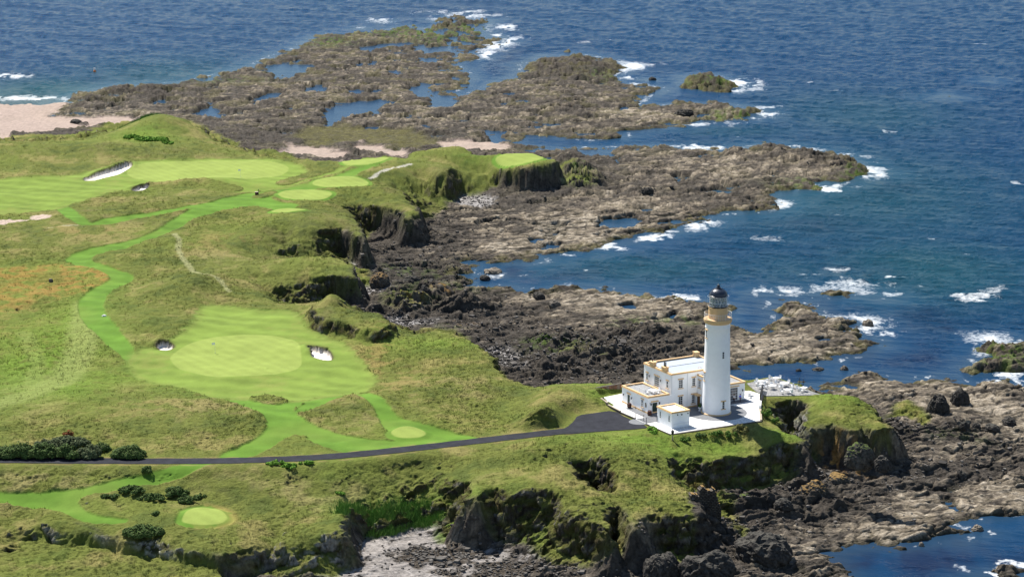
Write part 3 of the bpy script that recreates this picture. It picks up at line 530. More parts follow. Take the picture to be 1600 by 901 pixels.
# ------------------------------------------------------------------ the sea
sr = [250.0]
while sr[-1] < 366: sr.append(sr[-1] + 4.0)
while sr[-1] < 1500: sr.append(sr[-1] + min(max(1.9e-6 * sr[-1] ** 2, .42), 3.2))
while sr[-1] < 60000: sr.append(sr[-1] * 1.12)
sr = np.array(sr, np.float32); sa = np.concatenate([np.linspace(-80, -16, 24)[:-1], np.linspace(-16, 16, 900), np.linspace(16, 80, 24)[1:]]); st_ = np.tan(np.radians(sa)).astype(np.float32)
SX = sr[:, None] * st_[None, :]; SY = np.repeat(sr[:, None], len(st_), 1)
fade = sstep(2600, 1200, SY)
sd = samp(F_SHELF, SX, SY); sd = np.where((SX < GX0) | (SX > GX1) | (SY > GY1), -200, sd)
calm = sstep(2, -14, sd)
def wv(a, L, Lc, seed, o=2):
    c, s_ = math.cos(a), math.sin(a); p = (SX * c + SY * s_); q_ = (-SX * s_ + SY * c)
    return fbm(p / L, q_ / Lc, o, seed)
wob = perlin(SX / 60, SY / 60, 200) * 4
a0 = R(78)
c_, s_ = math.cos(a0), math.sin(a0); ph = SX * c_ + SY * s_ + wob
W = .42 * wv(R(71), 3.4, 17, 210, 3) + .26 * wv(R(62), 2.0, 10, 220, 3) + .20 * wv(R(82), 2.7, 13, 230, 3) + .46 * wv(R(63), 19, 90, 240, 2)
SZ = (W * .85) * fade * (.12 + .88 * calm)
# breaking swells
BR = [(1350, 436, 60, 5, .9), (1520, 462, 40, 4, 1.1), (1180, 235, 60, 4, .3)]
WX_, WY_ = fbm(SX / 6, SY / 9, 4, 280) * 3.2, fbm(SX / 7, SY / 8, 4, 285) * 4.0
def sblob(u, v, ru, rv, p=2.0):
    cx, cy = ground(u, v, 0); ax = ground(u + ru, v, 0)[0] - cx; ay = ground(u, v - rv, 0)[1] - cy
    return np.exp(-(((SX + WX_ - cx) / ax) ** 2 + ((SY + WY_ - cy) / ay) ** 2) ** (p / 2))
for u, v, ru, rv, h in BR: SZ = SZ + h * sblob(u, v, ru, rv)
q1 = fbm(SX / 7, SY / 14, 4, 260); q2 = fbm(SX / 2.2, SY / 5, 3, 270)
# foam where the swell meets the seaward edge of the rocks
expo = np.zeros_like(SX)
for s4 in "700,20,70,14 790,60,45,26 755,80,30,14 600,35,40,8,.6 990,104,40,14 1000,140,30,14 1160,135,60,16 1190,175,50,14 1120,195,70,6 1090,230,60,7 1290,240,60,8,.7 1360,270,40,14 1300,294,60,8 1215,320,40,10 1100,352,50,10 1010,372,60,10 950,386,40,8 850,410,40,8,.5 770,432,30,14,.6 1060,465,50,6 1210,452,60,8 1330,440,100,18 1360,505,60,22 1300,500,40,14,.6 1380,535,30,14,.5 1530,530,60,24 1590,590,50,24 1540,832,30,6,.5 1540,893,70,5,.6 40,156,90,8,.0 1420,585,80,6,.3 1200,500,30,10,.2 860,450,60,8,.6 1360,565,60,8,.3 1170,480,40,8,.3".split():
    q = [float(k) for k in s4.split(',')]; expo = np.maximum(expo, sblob(*q[:4], 2.6) * (q[4] if len(q) > 4 else 1))
dist = -sd
foam = expo * np.exp(-np.maximum(dist, 0) / 8.0) * sstep(-.55, .35, q1 + .45 * q2 + .25 * np.exp(-np.maximum(dist, 0) / 3.))
wash = .62 * np.exp(-np.maximum(dist, 0) / 1.6) * sstep(-.1, .6, q2 + .5 * q1) * sstep(.25, .75, sstep(-.6, .5, perlin(SX / 25, SY / 40, 295)) + expo) * (1 - np.clip(sblob(850, 224, 40, 6) + 1.3 * sblob(1430, 872, 130, 26, 3) + sblob(1210, 585, 90, 10), 0, 1))
inl = sstep(-4, -.5, dist); foam = np.maximum(foam, wash) * inl
foam = np.maximum(foam, expo * .5 * sstep(.15, .75, q1 + .5 * q2) * sstep(40, 6, dist) * inl)
for s4 in "1335,441,70,7,.75 1300,432,40,5,.6 1405,434,14,2.5,1 1384,433,16,3,1 1440,445,14,2,.8 1520,465,38,5,1.3 1555,455,30,6,.7 1310,420,24,4,.8 1270,432,24,4,.6 1400,462,24,5,.8 1370,520,40,12,.8 1395,522,10,4,1 1560,535,50,16,.8 1585,597,34,10,1 720,18,40,5,.9 740,24,60,4,.9 790,42,24,6,1 800,60,22,7,.8 775,72,26,9,1 760,85,16,8,1.1 990,103,26,7,1.1 985,120,14,6,.9 1165,130,30,8,1.1 1180,140,40,6,.7 1205,177,22,5,1 1195,168,24,5,.8 1110,196,60,2.5,.7 1100,230,44,4,1 1080,226,20,3,1 1180,229,20,2,.7 1295,296,34,4,1.2 1280,290,20,4,.9 1370,262,24,7,.8 1350,276,34,4,.8 1210,325,20,4,.7 1100,352,24,5,1 1060,361,40,3,.7 1020,370,30,4,1.1 955,384,24,4,1.1 890,396,20,3,.7 1055,462,26,3.5,1 590,31,24,3,.9 563,43,20,2,.6 670,20,50,3,.5 640,24,40,2,.4 25,119,36,4,1.1 10,118,20,4,1.1 40,154,70,4,1.3 -40,155,60,5,1.2 100,152,24,2,.7 1530,68,10,2,.9 1258,128,10,2,.7 1390,205,14,2,.7 1592,290,10,2.5,.9 1147,214,8,2,1 915,66,12,2,.7 945,63,14,2,.5 1030,99,12,2,.5 1310,142,10,2,.6 1195,372,24,2.5,.6 1225,372,10,2,.7 1306,338,18,2,.6 1330,322,12,2,.5 1460,374,18,2,.7 1530,398,6,3,.8 1515,320,10,2,.6 913,425,6,2,1 824,429,4,1.5,.8 1235,455,30,3,.6 1185,450,20,3,.8 1550,888,50,4,1.2 1580,880,40,3,1 1530,830,22,5,.6 1545,827,10,4,.8 1525,845,16,4,.6 1320,495,10,4,.6 1400,600,30,2,.0 1490,545,20,5,.5 1340,244,24,5,.6 1270,233,12,3,.8 1240,230,10,2,.8 1320,240,12,3,.8 1400,170,12,2,.3 786,430,10,3,1 778,446,10,3,.8 822,450,12,3,.8".split():
    q = [float(k) for k in s4.split(',')]; b_ = sblob(*q[:4], 2.4) * q[4]; foam = np.maximum(foam, b_ * sstep(-.55, .25, q1 + .5 * q2 + .55 * (b_ - .45)))
caps = (1 - np.clip(1.3 * sblob(1430, 872, 130, 26, 3), 0, 1)) * sstep(1.0, 1.35, W + .35 * q2 + .25 * perlin(SX / 40, SY / 80, 290)) * .55 * fade; foam = np.clip(np.maximum(foam, caps * calm), 0, 1)
# water tints: shallow sand, weed, open water
shal = np.exp(-np.maximum(dist, 0) / 60.0)
def sb(s):
    r_ = np.zeros_like(SX)
    for s4 in s.split():
        q = [float(k) for k in s4.split(',')]; r_ = np.maximum(r_, sblob(*q[:4]) * (q[4] if len(q) > 4 else 1))
    return r_
teal = np.clip(sb("60,150,140,30,1.2 250,120,160,30,.7 1300,300,300,80,.7 1450,420,200,60,.8 1000,420,220,26,.7 1350,180,160,40,.5 1240,420,120,40,.5 1150,205,120,10,.5"), 0, 1)
weed = np.clip(sb("1250,500,100,40,.9 1400,560,120,24,.8 800,430,50,20,.9 900,430,80,16,.4 1450,500,90,24,.6 1350,420,60,10,.4 1450,875,160,34,1.5 1350,880,70,20,1.4 1200,584,90,10,1 800,100,40,26,.6 680,70,120,30,.4 1280,350,60,12,.5 1390,290,60,10,.4 860,224,40,6,.5") * (.6 + .5 * q1), 0, 1)
wc = np.zeros(SX.shape + (3,), np.float32) + C(.0030, .032, .086)
wc = lay(wc, C(.008, .054, .068), teal * .9); wc = lay(wc, C(.007, .013, .040), weed * .85)
wc = lay(wc, C(.022, .042, .062), np.exp(-np.maximum(dist, 0) / 3.0) * .5)
wc = lay(wc, C(.10, .13, .13), sb("30,158,110,7,1") * .6)
def sea_mat():
    m, ns, ls, b = new_mat("sea_water")
    at = node(ns, "ShaderNodeAttribute", attribute_name="col"); fo = node(ns, "ShaderNodeAttribute", attribute_name="foam"); ca = node(ns, "ShaderNodeAttribute", attribute_name="calm")
    geo = node(ns, "ShaderNodeNewGeometry")
    mp = node(ns, "ShaderNodeMapping", vector_type='TEXTURE'); mp.inputs["Scale"].default_value = (3.6, 1.0, 1.0); mp.inputs["Rotation"].default_value = (0, 0, R(-18)); ls.new(geo.outputs["Position"], mp.inputs["Vector"])
    n1 = node(ns, "ShaderNodeTexNoise"); n1.inputs["Scale"].default_value = .85; n1.inputs["Detail"].default_value = 5; n1.inputs["Roughness"].default_value = .62; ls.new(mp.outputs[0], n1.inputs["Vector"])
    nf = node(ns, "ShaderNodeTexNoise"); nf.inputs["Scale"].default_value = .9; nf.inputs["Detail"].default_value = 6; nf.inputs["Roughness"].default_value = .75; nf.inputs["Distortion"].default_value = .8; ls.new(geo.outputs["Position"], nf.inputs["Vector"])
    bu = node(ns, "ShaderNodeBump"); bu.inputs["Distance"].default_value = 1.0; ls.new(n1.outputs["Fac"], bu.inputs["Height"])
    st = node(ns, "ShaderNodeMapRange"); st.inputs[3].default_value = .08; st.inputs[4].default_value = 1.3; ls.new(ca.outputs["Fac"], st.inputs[0]); ls.new(st.outputs[0], bu.inputs["Strength"]); ls.new(bu.outputs[0], b.inputs["Normal"])
    ad = node(ns, "ShaderNodeMath", operation='ADD'); ls.new(fo.outputs["Fac"], ad.inputs[0]); nx_ = node(ns, "ShaderNodeMapRange"); nx_.clamp = False; nx_.inputs[1].default_value = .35; nx_.inputs[2].default_value = .65; nx_.inputs[3].default_value = 0.05; nx_.inputs[4].default_value = .75; ls.new(nf.outputs['Fac'], nx_.inputs[0]); ls.new(nx_.outputs[0], ad.inputs[1])
    mr = node(ns, "ShaderNodeMapRange"); mr.inputs[1].default_value = .78; mr.inputs[2].default_value = 1.8; gt = node(ns, 'ShaderNodeMath', operation='MULTIPLY'); ls.new(ad.outputs[0], gt.inputs[0]); g0 = node(ns, 'ShaderNodeMapRange'); g0.inputs[1].default_value = .04; g0.inputs[2].default_value = .3; ls.new(fo.outputs['Fac'], g0.inputs[0]); ls.new(g0.outputs[0], gt.inputs[1]); ls.new(gt.outputs[0], mr.inputs[0])
    mx = node(ns, "ShaderNodeMix", data_type='RGBA'); ls.new(mr.outputs[0], mx.inputs[0]); ls.new(at.outputs["Color"], mx.inputs[6]); mx.inputs[7].default_value = (.80, .83, .84, 1); ls.new(mx.outputs[2], b.inputs["Base Color"])
    rg = node(ns, "ShaderNodeMapRange"); rg.inputs[3].default_value = .22; rg.inputs[4].default_value = .8; ls.new(mr.outputs[0], rg.inputs[0]); ls.new(rg.outputs[0], b.inputs["Roughness"])
    b.inputs["IOR"].default_value = 1.09; b.inputs["Specular IOR Level"].default_value = .5; return m
MAT_SEA = sea_mat()
n_r, n_c = SX.shape; i_ = (np.arange(n_r - 1)[:, None] * n_c + np.arange(n_c - 1)[None, :]); SF = np.stack([i_, i_ + 1, i_ + n_c + 1, i_ + n_c], -1).reshape(-1, 4)
sea = mesh_np('sea_water', np.stack([SX, SY, SZ], -1).reshape(-1, 3), SF, MAT_SEA, {'col': (np.concatenate([wc, np.ones(wc.shape[:2] + (1,), np.float32)], -1).reshape(-1, 4), 'FLOAT_COLOR'), 'foam': (foam.ravel(), 'FLOAT'), 'calm': (calm.ravel(), 'FLOAT')})
sea['kind'] = 'structure'
# ------------------------------------------------------------------ small mesh builder and tagging helpers
class MB:
    def __init__(self): self.v, self.f = [], []
    def add(self, vs, fs):
        n = len(self.v); self.v += [tuple(p) for p in vs]; self.f += [tuple(i + n for i in f) for f in fs]; return self
    def box(self, x0, x1, y0, y1, z0, z1):
        return self.add([(x0, y0, z0), (x1, y0, z0), (x1, y1, z0), (x0, y1, z0), (x0, y0, z1), (x1, y0, z1), (x1, y1, z1), (x0, y1, z1)],
                        [(3, 2, 1, 0), (4, 5, 6, 7), (0, 1, 5, 4), (1, 2, 6, 5), (2, 3, 7, 6), (3, 0, 4, 7)])
    def prism(self, pts, z0, z1):
        n = len(pts); ar = sum(pts[i][0] * pts[(i + 1) % n][1] - pts[(i + 1) % n][0] * pts[i][1] for i in range(n))
        if ar < 0: pts = list(pts)[::-1]
        vs = [(p[0], p[1], z0) for p in pts] + [(p[0], p[1], z1) for p in pts]
        return self.add(vs, [tuple(range(n))[::-1], tuple(range(n, 2 * n))] + [(i, (i + 1) % n, n + (i + 1) % n, n + i) for i in range(n)])
    def lathe(self, prof, n=40, cx=0, cy=0, a0=0.0, a1=2 * math.pi, cap=True):
        full = abs(a1 - a0 - 2 * math.pi) < 1e-6; k = n if full else n + 1
        vs = [(cx + r * math.cos(a0 + (a1 - a0) * i / n), cy + r * math.sin(a0 + (a1 - a0) * i / n), z) for r, z in prof for i in range(k)]
        fs = []
        for j in range(len(prof) - 1):
            for i in range(n):
                i2 = (i + 1) % k if full else i + 1
                fs.append((j * k + i, j * k + i2, (j + 1) * k + i2, (j + 1) * k + i))
        if cap and full:
            fs.append(tuple(range(k))[::-1]); fs.append(tuple((len(prof) - 1) * k + i for i in range(k)))
        return self.add(vs, fs)
    def bar(self, p, q, r, n=6, r2=None):
        p, q = Vector(p), Vector(q); d = (q - p); L = d.length
        if L < 1e-6: return self
        rot = d.to_track_quat('Z', 'Y').to_matrix(); r2 = r if r2 is None else r2
        vs = []
        for rr, z in ((r, 0), (r2, L)):
            for i in range(n):
                a = 2 * math.pi * i / n; vs.append(p + rot @ Vector((rr * math.cos(a), rr * math.sin(a), z)))
        return self.add(vs, [tuple(range(n))[::-1], tuple(range(n, 2 * n))] + [(i, (i + 1) % n, n + (i + 1) % n, n + i) for i in range(n)])
    def build(self, name, mat, parent=None, loc=None, smooth=False):
        me = bpy.data.meshes.new(name); me.from_pydata(self.v, [], self.f); me.materials.append(mat)
        if smooth: me.polygons.foreach_set("use_smooth", [True] * len(me.polygons))
        me.update(); o = bpy.data.objects.new(name, me); COL.objects.link(o)
        if parent is not None: o.parent = parent
        if loc is not None: o.location = loc
        return o
def auto_smooth(o, deg=35):
    bm = bmesh.new(); bm.from_mesh(o.data)
    for e in bm.edges: e.smooth = len(e.link_faces) == 2 and e.calc_face_angle(0) < R(deg)
    for f in bm.faces: f.smooth = True
    bm.to_mesh(o.data); bm.free(); return o
def tag(o, label=None, cat=None, group=None, kind=None):
    if label: o['label'] = label
    if cat: o['category'] = cat
    if group: o['group'] = group
    if kind: o['kind'] = kind
    return o
def thing(name, label, cat, loc=(0, 0, 0), rz=0.0, group=None):
    o = bpy.data.objects.new(name, None); o.empty_display_size = .3; COL.objects.link(o); o.location = loc; o.rotation_euler = (0, 0, rz)
    return tag(o, label, cat, group)
def copy_tree(o, parent=None):
    c = o.copy(); COL.objects.link(c)
    if parent is not None: c.parent = parent
    for ch in list(o.children): copy_tree(ch, c)
    return c
def simple_mat(name, rgb, rough=.7, noise=.0, nscale=3.0, metal=0.0, spec=.3, bump=0.0):
    m, ns, ls, b = new_mat(name); b.inputs["Roughness"].default_value = rough; b.inputs["Metallic"].default_value = metal; b.inputs["Specular IOR Level"].default_value = spec
    b.inputs["Base Color"].default_value = (*rgb, 1)
    if noise:
        geo = node(ns, "ShaderNodeNewGeometry"); n = node(ns, "ShaderNodeTexNoise"); n.inputs["Scale"].default_value = nscale; n.inputs["Detail"].default_value = 6; n.inputs["Roughness"].default_value = .65; ls.new(geo.outputs["Position"], n.inputs["Vector"])
        mr = node(ns, "ShaderNodeMapRange"); mr.inputs[1].default_value = .3; mr.inputs[2].default_value = .7; mr.inputs[3].default_value = 1 - noise; mr.inputs[4].default_value = 1 + noise; ls.new(n.outputs["Fac"], mr.inputs[0])
        v = node(ns, "ShaderNodeVectorMath", operation='SCALE'); v.inputs[0].default_value = rgb; ls.new(mr.outputs[0], v.inputs["Scale"]); ls.new(v.outputs[0], b.inputs["Base Color"])
        if bump:
            bu = node(ns, "ShaderNodeBump"); bu.inputs["Strength"].default_value = bump; bu.inputs["Distance"].default_value = .1; ls.new(n.outputs["Fac"], bu.inputs["Height"]); ls.new(bu.outputs[0], b.inputs["Normal"])
    return m
def block_mat(name, c1, c2, mortar, bw=.5, bh=.25, rough=.85, msize=.02, world=True):
    m, ns, ls, b = new_mat(name); b.inputs["Roughness"].default_value = rough; b.inputs["Specular IOR Level"].default_value = .2
    tc = node(ns, "ShaderNodeTexCoord"); br = node(ns, "ShaderNodeTexBrick"); br.inputs["Color1"].default_value = (*c1, 1); br.inputs["Color2"].default_value = (*c2, 1); br.inputs["Mortar"].default_value = (*mortar, 1)
    br.inputs["Scale"].default_value = 1.0; br.inputs["Brick Width"].default_value = bw; br.inputs["Row Height"].default_value = bh; br.inputs["Mortar Size"].default_value = msize; br.inputs["Bias"].default_value = 0
    ls.new(tc.outputs["Object"], br.inputs["Vector"])
    n = node(ns, "ShaderNodeTexNoise"); n.inputs["Scale"].default_value = 3.5; n.inputs["Detail"].default_value = 6; ls.new(tc.outputs["Object"], n.inputs["Vector"])
    mr = node(ns, "ShaderNodeMapRange"); mr.inputs[1].default_value = .3; mr.inputs[2].default_value = .7; mr.inputs[3].default_value = .7; mr.inputs[4].default_value = 1.3; ls.new(n.outputs["Fac"], mr.inputs[0])
    v = node(ns, "ShaderNodeVectorMath", operation='SCALE'); ls.new(br.outputs["Color"], v.inputs[0]); ls.new(mr.outputs[0], v.inputs["Scale"]); ls.new(v.outputs[0], b.inputs["Base Color"])
    return m, ns, ls, br, tc
M = {}
M['white'] = simple_mat('white_paint', (.88, .885, .89), .55, .035, 1.3)
M['ochre'] = simple_mat('ochre_paint', (.64, .43, .22), .6, .06, 2.0)
M['trim'] = simple_mat('white_trim', (.78, .79, .79), .5)
M['pane'] = simple_mat('window_glass', (.02, .024, .03), .08, spec=.6)
M['black'] = simple_mat('black_metal', (.014, .016, .02), .4, spec=.4)
M['dome'] = simple_mat('dome_paint', (.018, .026, .042), .35, .12, 3, spec=.5)
M['roof'] = simple_mat('grey_membrane', (.32, .355, .41), .7, .05, .7)
M['deckgrey'] = simple_mat('roof_paving', (.24, .245, .25), .8, .2, 2.5)
M['green'] = simple_mat('dark_green_door', (.012, .03, .024), .4)
M['wood'] = simple_mat('timber_door', (.17, .09, .035), .6, .15, 5)
M['barrel'] = simple_mat('barrel_wood', (.085, .032, .02), .7, .25, 6)
M['asphalt'] = simple_mat('asphalt', (.026, .027, .033), .9, .3, .55, spec=.06)
M['paving'] = block_mat('pale_paving', (.68, .67, .645), (.58, .57, .55), (.42, .41, .39), .9, .6, .8, .012)[0]
M['railgrey'] = simple_mat('railing_paint', (.62, .63, .63), .5)
M['glass'] = simple_mat('clear_glass', (.45, .52, .55), .05, spec=.5); M['glass'].node_tree.nodes["Principled BSDF"].inputs["Transmission Weight"].default_value = .7
M['skin'] = simple_mat('skin', (.45, .26, .19), .6)
M['cloth_blue'] = simple_mat('blue_cloth', (.02, .09, .62), .85); M['cloth_dark'] = simple_mat('dark_cloth', (.02, .022, .035), .9); M['cloth_white'] = simple_mat('white_cloth', (.75, .75, .75), .9); M['hair'] = simple_mat('hair', (.03, .02, .014), .8)
M['furn'] = simple_mat('white_furniture', (.82, .82, .82), .5)
M['stone'] = simple_mat('rubble_stone', (.085, .075, .062), .9, .4, 3.0, bump=.6)
M['cope'] = simple_mat('coping_stone', (.34, .29, .22), .85, .2, 3.0)
M['red_brick'] = block_mat('red_brick', (.17, .075, .045), (.11, .06, .04), (.14, .11, .09), .45, .15)[0]
M['setts'] = simple_mat('grey_setts', (.145, .15, .16), .8, .14, 2.4)
M['fair_flag'] = simple_mat('flag_cloth', (.8, .8, .78), .8)
M['rope'] = simple_mat('fence_wire', (.05, .05, .05), .6)
M['orange'] = simple_mat('orange_plastic', (.7, .22, .05), .5)

# ------------------------------------------------------------------ lighthouse site, in its own local axes
ROT = R(29)
OX, OY = ground(1049, 585.8, 17)
cr_, sr_ = math.cos(ROT), math.sin(ROT)
def S(x, y, z=0.0): return (OX + x * cr_ - y * sr_, OY + x * sr_ + y * cr_, 10.0 + z)
G0 = 0.16                                                        # paving surface above the levelled ground
def site(name, label, cat, x, y, z=G0, rz=0.0, group=None): return thing(name, label, cat, S(x, y, z), ROT + rz, group)
# road and car park
def sheet(name, pts_l, pts_r, z_of, mat, lift):
    mb = MB(); vs = []; fs = []
    for a, b in zip(pts_l, pts_r): vs += [(a[0], a[1], z_of(*a) + lift), (b[0], b[1], z_of(*b) + lift)]
    for i in range(len(pts_l) - 1): fs.append((2 * i, 2 * i + 1, 2 * i + 3, 2 * i + 2))
    return mb.add(vs, fs).build(name, mat)
rp = []
for (x0, y0), (x1, y1) in zip(road_xy[:-1], road_xy[1:]):
    n = max(2, int(math.hypot(x1 - x0, y1 - y0) / 1.5))
    rp += [(x0 + (x1 - x0) * k / n, y0 + (y1 - y0) * k / n) for k in range(n)]
rp.append(tuple(road_xy[-1])); rp = np.array(rp)
for _ in range(30): rp[1:-1] = .5 * rp[1:-1] + .25 * (rp[:-2] + rp[2:])
dv = np.gradient(rp, axis=0); dv /= np.linalg.norm(dv, axis=1)[:, None]; nv = np.stack([-dv[:, 1], dv[:, 0]], 1)
hw = 1.65 + .08 * np.sin(np.arange(len(rp)) * 1.7)
tag(sheet('road', rp + nv * hw[:, None], rp - nv * hw[:, None], lambda x, y: 10.0, M['asphalt'], .055), kind='structure')
tag(MB().prism([tuple(p) for p in rnd_poly(CARPARK, 1)], 9.9, 10.068).build('car_park', M['asphalt']), kind='structure')
# paved court
court = [(-6.6, 13.9), (-9.2, 4.0), (-8.85, -6.0), (-8.5, -13.2), (10.8, -13.9), (12.6, -11.2), (15.0, -7.4), (17.9, -3.4), (21.3, .6), (21.0, 3.2), (18.6, 6.5), (15.5, 10.6), (-.5, 14.6)]
tag(MB().prism([S(*p)[:2] for p in court], 8.2, 10 + G0).build('paved_court', M['paving']), kind='structure')
ring = MB().prism([(S(6.7 + 5.8 * math.cos(a), -5.3 + 5.8 * math.sin(a)))[:2] for a in np.linspace(0, 2 * math.pi, 49)[:-1]], 10 + G0 - .05, 10 + G0 + .006).build('stone_setts', M['setts']); tag(ring, kind='structure')
tag(MB().prism([S(*p)[:2] for p in [(-6.9, 5.4), (-5.2, 5.4), (-5.2, .0), (-2.6, 0), (-2.6, -5.3), (-6.45, -5.3), (-8.8, -5.3), (-8.8, -1.9), (-6.9, -1.9)]], 10 + G0 - .05, 10 + G0 + .008).build('stone_path', M['setts']), kind='structure')
tag(MB().prism([S(-8.85 - 2.3 * math.cos(a), -3.5 + 2.0 * math.sin(a))[:2] for a in np.linspace(-math.pi / 2, math.pi / 2, 24)], 10.0, 10 + .09).build('gate_apron', M['setts']), kind='structure')
tag(MB().prism([S(*p)[:2] for p in [(5.8, -2.2), (16.4, -2.2), (16.4, -.2), (9, -.2), (5.8, 0), (-.0, -0.02), (-2.5, -.02), (-2.5, -5.2), (1.2, -5.2)]], 10 + G0 - .05, 10 + G0 + .011).build('house_apron', M['setts']), kind='structure')
pm, pns, pls, pbr, ptc = block_mat('patio_flags', (.29, .285, .275), (.17, .17, .17), (.08, .08, .08), 1.1, .55, .85, .03)
tag(MB().prism([S(*p)[:2] for p in [(21.6, -.3), (31.3, -4.9), (30.7, 10.4), (23.4, 9.1), (21.6, 3.0)]], 8.6, 10 + .12).build('patio', pm), kind='structure')

# --- walls and fences round the court
w = MB(); 
def wall_run(mb, pts, th, z0, z1):
    for (x0, y0), (x1, y1) in zip(pts[:-1], pts[1:]):
        d = Vector((x1 - x0, y1 - y0)).normalized() * th; n = Vector((-d.y, d.x)) * .5
        mb.prism([(x0 - n.x, y0 - n.y), (x1 - n.x, y1 - n.y), (x1 + n.x, y1 + n.y), (x0 + n.x, y0 + n.y)], z0, z1)
rw = site('retaining_wall', 'dark stone retaining wall below the front and right edge of the white court', 'wall', 0, 0, 0)
wall_run(w, [(-8.3, -13.42), (10.95, -14.12)], .36, -2.6, .12); wall_run(w, [(11.0, -13.9), (15.2, -7.5)], .34, -2.6, .12); wall_run(w, [(15.3, -7.4), (18.1, -3.5), (21.5, .5)], .34, -2.6, .13)
w.build('stonework', M['stone'], rw)
w = MB(); wall_run(w, [(11.06, -13.8), (15.25, -7.45)], .4, .14, .24); w.build('coping', M['cope'], rw)
w = MB(); wall_run(w, [(15.35, -7.2), (17.4, -4.3)], .42, .15, .75); w.build('pier', M['white'], rw)
bw = site('brick_wall', 'red brick garden wall behind the white court, left of the house', 'wall', 0, 0, 0)
w = MB(); wall_run(w, [(-7.4, 16.6), (-.6, 17.0)], .32, -.6, 1.35); w.build('brickwork', M['red_brick'], bw); w = MB(); wall_run(w, [(-7.45, 16.6), (-.55, 17.0)], .4, 1.353, 1.45); w.build('coping', M['stone'], bw)
lw = site('low_wall', 'low dark stone wall with steps between the court and the car park', 'wall', 0, 0, 0)
w = MB(); wall_run(w, [(-7.5, 16.4), (-8.9, 8.3)], .34, -.3, .75); wall_run(w, [(-8.9, 8.26), (-9.2, 3.2)], .30, -.3, .46); wall_run(w, [(-9.2, 3.1), (-9.0, -1.7)], .26, -.3, .32); w.build('stonework', M['stone'], lw)
w = MB(); wall_run(w, [(-7.5, 16.4), (-8.9, 8.3)], .4, .753, .83); wall_run(w, [(-8.9, 8.26), (-9.2, 3.2)], .36, .463, .53); w.build('coping', M['cope'], lw)
sl = site('plinth_wall', 'low dark kerb wall along the left front edge of the white court', 'wall', 0, 0, 0)
w = MB(); wall_run(w, [(-8.95, -5.6), (-8.72, -13.4)], .24, -.9, .19); w.build('stonework', M['stone'], sl)
def railing(name, label, pts, h, mat, gap=.14, group=None, post_r=.03, z=G0, posts=True):
    root = site(name, label, 'fence', *pts[0], z, 0, group); x0, y0 = pts[0]; q = [(x - x0, y - y0) for x, y in pts]
    b_ = MB()
    for (a0_, b0_), (a1_, b1_) in zip(q[:-1], q[1:]):
        L = math.hypot(a1_ - a0_, b1_ - b0_)
        MB().bar((a0_, b0_, h), (a1_, b1_, h), .022, 5).build('rail', mat, root); MB().bar((a0_, b0_, .12), (a1_, b1_, .12), .016, 5).build('rail', mat, root)
        n = max(1, int(L / gap))
        for k in range(1, n): b_.bar((a0_ + (a1_ - a0_) * k / n, b0_ + (b1_ - b0_) * k / n, .12), (a0_ + (a1_ - a0_) * k / n, b0_ + (b1_ - b0_) * k / n, h), .008, 4)
    b_.build('baluster', mat, root)
    for (a0_, b0_) in q: MB().bar((a0_, b0_, -.02), (a0_, b0_, h + .08), post_r, 6).build('post', mat, root)
    return root
railing('metal_fence', 'short black fence with tall post on the far side of the gateway', [(-8.85, -1.7), (-8.2, -3.5)], 1.05, M['black'], .12, 'gate fences', .06)
railing('metal_fence', 'black railing beside the gateway, running to the small white outbuilding', [(-8.8, -5.35), (-6.5, -5.42)], 1.1, M['black'], .12, 'gate fences', .06)
railing('metal_fence', 'pale railing on the near side of the small white outbuilding', [(-6.4, -11.0), (-2.6, -11.0)], .95, M['railgrey'], .2)
tall = site('screen_fence', 'tall black slatted fence at the right end of the white court', 'fence', 18.0, -3.3, .1)
b_ = MB()
for k in range(40):
    t_ = k / 39; x_, y_ = 5.2 * t_ - .0, 6.5 * t_
    b_.bar((x_, y_, 0), (x_, y_, 1.65), .06, 4)
b_.build('slats', M['black'], tall); MB().bar((0, 0, 1.5), (5.2, 6.5, 1.5), .03, 4).build('rail', M['black'], tall); MB().bar((0, 0, .25), (5.2, 6.5, .25), .03, 4).build('rail', M['black'], tall)
for (x_, y_, s_) in ((30.9, 1.95, 'far'), (30.95, .7, 'near')):
    o = site('fence_post', 'slim black metal post at the patio edge, the %s one of the pair' % {'far': 'farther', 'near': 'nearer'}[s_], 'post', x_, y_, .0, 0, 'posts at the patio edge')
    MB().bar((0, 0, -.4), (0, 0, 1.9), .055, 8).build('shaft', M['black'], o); MB().lathe([(.075, 1.9), (.075, 1.96), (.02, 2.03)], 8).build('cap', M['black'], o)

